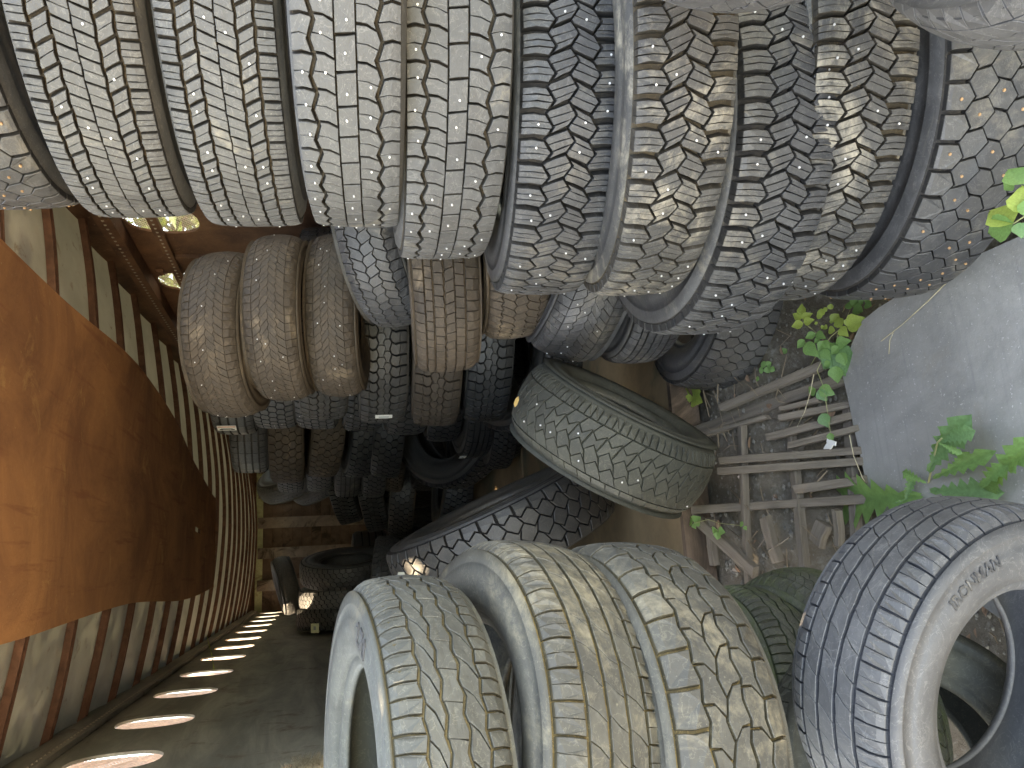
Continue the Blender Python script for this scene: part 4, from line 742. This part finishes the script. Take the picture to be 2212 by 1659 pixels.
w1 = plant("sapling_weed", 'bright lime weed with pointed leaflets growing between the near stack and the grey mat', 'weed', c0)
for b, t in (((330, 520), (290, 210)), ((330, 570), (70, 460)), ((330, 580), (560, 440)), ((350, 680), (40, 760)), ((360, 660), (600, 590))): L3(w1, b, t, 'lime', .13, wid=1.1)
for b, t in (((620, 900), (340, 1020)), ((640, 890), (840, 1020)), ((380, 1040), (170, 1250)), ((390, 1120), (690, 1440)), ((790, 1060), (640, 1310)), ((790, 1060), (940, 1260))): L3(w1, b, t, 'green', .11)
for b, t in (((1180, 770), (1050, 500)), ((1290, 740), (1730, 550)), ((1150, 780), (1330, 980)), ((1290, 740), (1370, 500)), ((1060, 1130), (1400, 1040)), ((1120, 1180), (920, 1380)), ((1130, 1320), (1270, 1640)), ((1160, 1330), (1320, 1560)), ((760, 1260), (960, 1500)), ((700, 1010), (560, 1130)), ((940, 1520), (760, 1640))): L3(w1, b, t, 'lime' if b[1] < 900 else 'green', .10, 'ovate', 1.15)
for b, t in (((940, 380), (950, 240)), ((760, 520), (720, 340)), ((760, 540), (620, 480)), ((800, 740), (720, 800)), ((800, 740), (870, 800)), ((980, 650), (1120, 450)), ((860, 420), (780, 330)), ((1000, 640), (900, 640)), ((650, 700), (600, 640)), ((900, 820), (1040, 840))): L3(w1, b, t, 'lime', .08, 'round', 1.2)
for pts in (((450, 1700), (660, 1330), (760, 1230), (950, 970), (1130, 820)), ((760, 1230), (650, 900), (480, 760), (350, 660), (330, 560)), ((950, 1700), (1100, 1080), (1090, 900)), ((1130, 820), (1280, 745)), ((640, 1400), (390, 1080))):
    stem(w1, [atg(*ZP(*p), h_) for p, h_ in zip(pts, (.02, .06, .09, .1, .1))])
w2 = plant("clover_weed", 'low clover-like weed in the gap beside the upper edge of the grey mat', 'weed', atg(*ZP(1500, 250), 0))
for b, t in (((1380, 370), (1330, 180)), ((1400, 300), (1530, 160)), ((1450, 340), (1640, 420)), ((1560, 250), (1660, 170)), ((1700, 240), (1820, 120)), ((1700, 250), (1830, 300)), ((1560, 380), (1620, 440)), ((1400, 200), (1480, 110)), ((1750, 200), (1700, 110))): L3(w2, b, t, 'green', .06, 'round', 1.15)
for b, t in (((1200, 440), (1300, 250)), ((1310, 520), (1370, 380)), ((1400, 580), (1480, 420))): stem(w2, [atg(*ZP(*b), .0), atg(*ZP(*t), .055)], .001)
w3 = plant("trailing_weed", 'trailing green vine hanging over the pallet slats at the edge of the grey mat', 'weed', atg(1790, 800, 0))
for b, t, m in (((1762, 840), (1744, 852), 'green'), ((1770, 838), (1803, 853), 'green'), ((1768, 842), (1786, 868), 'deep'), ((1800, 740), (1826, 815), 'deep'), ((1775, 893), (1790, 925), 'deep'), ((1792, 935), (1798, 955), 'green'), ((1805, 790), (1808, 830), 'green'), ((1795, 770), (1775, 800), 'deep'), ((1780, 740), (1800, 790), 'green')):
    B_ = atg(*b, .09); T_ = atg(*t, .085); leaf(w3, B_, T_, (T_-B_).length*1.1, 'ovate', m, None, 1.25)
stem(w3, [atg(1785, 760, .08), atg(1765, 800, .09), atg(1780, 838, .09), atg(1786, 880, .085), atg(1796, 950, .08)], .0014)
w4 = plant("small_clover", 'tiny clover sprouting beside the honeycomb tyre on the dirt', 'weed', atg(1655, 790, 0))
for b, t in (((1655, 790), (1645, 785)), ((1656, 790), (1664, 784)), ((1656, 792), (1660, 804)), ((1650, 800), (1640, 800)), ((1664, 795), (1672, 800)), ((1640, 820), (1633, 817)), ((1690, 762), (1698, 755))):
    B_ = atg(*b, .03); T_ = atg(*t, .03); leaf(w4, B_, T_, (T_-B_).length*1.3, 'round', 'green', None, 1.3)
w5 = plant("wall_sprig", 'thin sprig with small lobed leaves rising by the trailer sill', 'weed', atg(1490, 1120, 0))
for b, t in (((1497, 1128), (1488, 1122)), ((1500, 1130), (1510, 1118)), ((1498, 1130), (1502, 1142)), ((1550, 1145), (1538, 1152)), ((1552, 1145), (1564, 1150)), ((1551, 1150), (1548, 1166)), ((1606, 1135), (1598, 1128)), ((1608, 1136), (1612, 1145))):
    B_ = atg(*b, .10); T_ = atg(*t, .10); leaf(w5, B_, T_, (T_-B_).length*1.2, 'ovate', 'green', None, 1.5)
stem(w5, [atg(1500, 1130, .1), atg(1530, 1122, .1), atg(1552, 1130, .1), atg(1605, 1136, .1)], .0012); stem(w5, [atg(1552, 1130, .1), atg(1550, 1148, .1)], .0008); stem(w5, [atg(1490, 1165, .01), atg(1500, 1130, .1)], .0014)
w6 = plant("sill_sprig", 'pale sprig with two leaves growing from dirt below the slate tyre', 'weed', atg(1492, 870, 0))
for b, t in (((1490, 850), (1474, 855)), ((1492, 852), (1488, 868)), ((1496, 850), (1506, 846)), ((1498, 856), (1510, 866))):
    B_ = atg(*b, .06); T_ = atg(*t, .06); leaf(w6, B_, T_, (T_-B_).length*1.3, 'ovate', 'lime', None, 1.4)
stem(w6, [atg(1500, 880, 0), atg(1492, 852, .06)], .001)
# dandelion with lobed leaves growing over the mat
w7 = plant("dandelion", 'dandelion rosette with long lobed leaves lying over the lower corner of the grey mat', 'weed', atz(2010, 1045, .09))
Z = lambda x, y: (1474.7+x/3, 553+y/3)
for b, t, h0, h1, wd, m in (((1560, 1560), (900, 1590), .10, .12, 1.5, 'green'), ((1580, 1470), (1410, 1400), .12, .14, 1.6, 'green'), ((1590, 1400), (1800, 1080), .12, .19, 1.2, 'deep'), ((1600, 1400), (1720, 1130), .12, .17, 1., 'green'), ((1620, 1440), (1950, 1290), .11, .15, .8, 'green'),
        ((1600, 1520), (2000, 1540), .11, .13, 1.3, 'deep'), ((1500, 1560), (1350, 1640), .10, .11, 1., 'deep'), ((1680, 1200), (1860, 1140), .17, .18, 1.8, 'deep'), ((1660, 1210), (1800, 1280), .17, .16, 1.2, 'green'), ((1440, 1600), (1480, 1450), .10, .13, 1., 'deep'), ((1720, 1400), (1840, 1280), .12, .12, 1.4, 'green')):
    B_ = atz(*Z(*b), h0); T_ = atz(*Z(*t), h1); leaf(w7, B_, T_, (T_-B_).length, 'dandelion', m, None, wd*.75)
stem(w7, [atz(*Z(1590, 1480), .08), atz(*Z(1650, 1210), .17), atz(*Z(1680, 1180), .17)], .0025)
w8 = plant("thistle_leaf", 'spiny lobed leaf reaching in from the lower right edge over the mat', 'weed', atz(2180, 1040, .09))
for b, t, h0, h1, wd in (((1930, 1500), (2240, 1210), .13, .17, 1.2), ((2240, 1250), (1920, 1500), .17, .12, 1.0), ((2040, 1380), (1960, 1540), .14, .12, 2.2)):
    B_ = atz(*Z(*b), h0); T_ = atz(*Z(*t), h1); leaf(w8, B_, T_, (T_-B_).length, 'dandelion', 'green', None, wd*.7)
# bramble sprig at the right edge, in front of the lowest tyre
w9 = plant("bramble", 'sunlit bramble sprig with serrated leaves in front of the rusty-studded tyre', 'weed', atz(2230, 520, .09))
ZL = lambda x, y: (1975+x*.10714, 329.1+y*.10714)
for b, t, m, wd in (((2210, 640), (1830, 240), 'green', 1.3), ((2000, 600), (1760, 800), 'green', 1.3), ((2230, 1250), (2180, 560), 'lime', 1.5), ((1990, 1440), (1410, 1070), 'lime', 1.2), ((2000, 1420), (1330, 1680), 'green', 1.2), ((2100, 1420), (2200, 1760), 'deep', 1.4), ((2280, 1300), (2340, 800), 'green', 1.4)):
    B_ = atz(*ZL(*b), .30); T_ = atz(*ZL(*t), .30); leaf(w9, B_, T_, (T_-B_).length, 'ovate', m, (-.2, -.75, .6), wd)
stem(w9, [atz(2240, 470, .2), atz(2212, 468, .29), atz(2188, 484, .3)], .0018)
# single dead leaf stuck between tyres, loose straw and sticks
def small(name, label, cat, pts, m, th=.001, nz=(0, -1, .3)):
    o = ob(name, poly_thick(name, pts, th, m, Vector(nz).normalized()), None, label, cat); return o
m_yl = plain("yellow_dead_leaf", (.55, .36, .13), .7, 0, .2, 60, .1); m_white = plain("white_chip", (.75, .74, .70), .6, 0, .1, 60, .1)
p = [aty(u, v, 2.28) for u, v in ((1112, 880), (1110, 872), (1114, 861), (1120, 856), (1121, 864), (1117, 875))]; small("dead_leaf", 'yellow dead leaf stuck at the top edge of the olive leaning tyre', 'leaf', p, m_yl)
def stick(label, pts, r, m, name="twig", cat="twig"):
    B = MB(); B.tube(pts, [r*(1-.4*i/len(pts)) for i in range(len(pts))], 6); ob(name, B.mesh(name, [m]), None, label, cat)
m_straw = plain("dry_straw", (.42, .37, .25), .8, 0, .2, 40, .1)
stick('thin dry twig lying across the grey mat', [atz(u, v, .094) for u, v in ((2080, 568), (2045, 610), (2005, 650), (1950, 700), (1903, 737))], .0016, m_straw)
stick('short forked straw at the end of the twig on the grey mat', [atz(u, v, .092) for u, v in ((1930, 718), (1922, 735), (1920, 765))], .0012, m_straw)
stick('long straw leaning over the pallet slats beside the vine', [atg(u, v, h) for u, v, h in ((1758, 808, .11), (1750, 850, .1), (1738, 890, .09), (1715, 935, .07))], .0013, m_straw)
stick('bent straw hanging at the left edge of the grey mat', [atg(u, v, h) for u, v, h in ((1835, 940, .1), (1844, 985, .1), (1862, 1030, .1), (1868, 1040, .09))], .0013, m_straw)
stick('forked root lying in the dirt near the mossy tyre', [atg(*X(*q), .05) for q in ((485, 235), (530, 175), (580, 165), (590, 70))], .003, m_slat)
stick('brown stick across the debris near the mossy tyre', [atg(*X(*q), .06) for q in ((555, 250), (690, 165))], .004, m_slat)
for k, (u, v, lab) in enumerate(((1790, 1197, 'white petal fleck on the shoulder of the blue-grey standing tyre'),)): pass
B = MB(); B.box(atg(1790, 965, .08), (.012, .02, .002), Matrix.Rotation(.6, 3, 'Z')); B.box(atg(1796, 955, .085), (.006, .02, .002), Matrix.Rotation(-.4, 3, 'Z')); ob("paper_scrap", B.mesh("paper_scrap", [m_white]), None, 'crumpled white scrap under the trailing vine', 'scrap')
# pale slip stuck upright on the top left tyre
p = [aty(u, v, 1.72) for u, v in ((858, 1245), (861, 1236), (873, 1236), (878, 1246))]; small("paper_tag", 'small pale tag sticking up behind the topmost left tyre', 'tag', p, plain("dull_card", (.33, .33, .28), .8, 0, .1, 40, .1))
# red strap and a pale plate standing in for a light patch, far inside
stick('thin red strap curled on the dark floor deep inside', [atz(u, v, ZF+.25) for u, v in ((761, 1150), (768, 1160), (780, 1167), (793, 1167))], .006, plain("red_strap", (.28, .07, .05), .7, 0, .2, 30, .1), "strap", "strap")
p = [atz(u, v, ZF+.02) for u, v in ((842, 1154), (862, 1140), (890, 1129), (900, 1133), (888, 1148), (870, 1154))]; small("light_patch", 'pale lozenge-shaped plate standing in for a patch of light on the floor behind the large leaning tyre', 'scrap', p, plain("pale_light_patch", (.38, .40, .20), .8, 0, .2, 30, .1), .01, (0, 0, 1))
stick('green grass stem hanging in front of the left vents', [atx(u, v, XL+.03) for u, v in ((447, 1373), (450, 1388), (457, 1412), (463, 1450))], .003, ML['lime'], "grass_stem", "grass")
B = MB(); a = Vector((.16, 7.0, zroof(.16)-.012+.0)); B.box(a, (.02, .03, .012)); B.box(a+Vector((.025, .01, 0)), (.01, .02, .02)); ob("roof_bracket", B.mesh("roof_bracket", [m_white]), tr)
# brown and furry rag pinned against the left wall, cut by the picture's edge
m_rag = plain("orange_brown_cloth", (.42, .21, .12), .9, 0, .25, 20, .4); m_fur = plain("grey_tan_fur", (.24, .21, .15), .95, 0, .4, 60, .8)
B = MB(); rr2 = random.Random(5); V = []; c_ = atx(640, 1665, XL+.07); n_ = 20
for j in range(9):
    for i in range(n_):
        a = 2*math.pi*i/n_; q = math.sin(math.pi*(j+.5)/9); V.append(c_+Vector((-.05+.06*math.cos(math.pi*(j+.5)/9)+.01*noise.noise(Vector((a, j, 0))), .13*q*math.cos(a)*(1+.2*noise.noise(Vector((math.cos(a)*2, j*.3, 1)))), .095*q*math.sin(a)*(1+.2*noise.noise(Vector((math.sin(a)*2, j*.3, 4)))))))
F = [(j*n_+i, j*n_+(i+1) % n_, (j+1)*n_+(i+1) % n_, (j+1)*n_+i) for j in range(8) for i in range(n_)]+[tuple(range(n_)), tuple(8*n_+i for i in range(n_))[::-1]]
B.add(V, F, 0); rag = ob("rag", B.mesh("rag", [m_rag], True), None, 'orange-brown rag with a tuft of fur against the left wall', 'rag')
B = MB()
for _ in range(500):
    a, b = rr2.uniform(0, 6.3), rr2.uniform(.1, 1); p0 = c_+Vector((.0, .10*b*math.cos(a)-.03, .06*b*math.sin(a)-.03)); B.tube([p0, p0+Vector((.035, rr2.uniform(-.03, .01), rr2.uniform(-.03, .03)))], [.0012, .0004], 3)
ob("fur", B.mesh("fur", [m_fur]), rag, kind='stuff')
# ------------------------------------------------------------------ trees round the trailer
def tree(x, y, h, crown, nleaf, label, mk, seed, ls=.085):
    r_ = random.Random(seed); root = bpy.data.objects.new("broadleaf_tree", None); link(root); root.location = (x, y, 0); root['label'] = label; root['category'] = 'tree'; root['group'] = 'trees around the trailer'
    B = MB(); B.tube([(0, 0, -.1), (.08, .03, h*.3), (.02, .1, h*.6), (.1, .05, h*.92)], [.16, .13, .09, .03], 10)
    tips = []
    for i in range(16):
        a = i*2.4; z0 = h*(.35+.035*i); q = Vector((math.cos(a), math.sin(a), 0)); L = crown[0]*r_.uniform(.55, .95); p0 = Vector((.05, .05, z0)); p1 = p0+q*L*.5+Vector((0, 0, .25*L)); p2 = p0+q*L+Vector((0, 0, .3*L)); B.tube([p0, p1, p2], [.045, .03, .008], 6); tips += [p1, p2, (p1+p2)/2]
    ob("trunk", B.mesh("trunk", [M_bark]), root)
    C = MB(); cl = [Vector((r_.gauss(0, 1), r_.gauss(0, 1), r_.gauss(0, .8))).normalized()*r_.uniform(.3, 1) for _ in range(70)]
    for _ in range(nleaf):
        c = r_.choice(cl); p = Vector((c.x*crown[0], c.y*crown[1], c.z*crown[2]))+Vector((r_.gauss(0, .3), r_.gauss(0, .3), r_.gauss(0, .22))); p.z += h*.78
        n_ = Vector((r_.gauss(0, .6), r_.gauss(0, .6), 1)).normalized(); a = n_.orthogonal().normalized(); a.rotate(Matrix.Rotation(r_.uniform(0, 6.3), 3, n_)); b = n_.cross(a); s = ls*r_.uniform(.6, 1.3)
        C.add([p-a*s, p+b*s*.5+n_*s*.12, p+a*s, p-b*s*.5+n_*s*.12], [(0, 1, 2, 3)], 0 if r_.random() < .6 else 1)
    ob("crown", C.mesh("crown", [ML['tree'], ML['tree2']]), root)
tree(-2.0, 1.3, 6.6, (2.3, 2.3, 1.2), 14000, 'leafy tree overhanging the trailer door from the left', 'tree', 11)
tree(-2.9, 5.2, 6.0, (1.6, 2.4, 1.5), 7000, 'leafy tree glimpsed through the vents of the left wall', 'tree', 12)
tree(3.6, 3.6, 3.6, (1.3, 1.7, 1.5), 7000, 'bushy tree glimpsed through the first vents of the right wall', 'tree', 13)
tree(4.2, 7.6, 4.0, (1.4, 2.2, 1.6), 6000, 'bushy tree behind the right wall, further along the trailer', 'tree', 14)
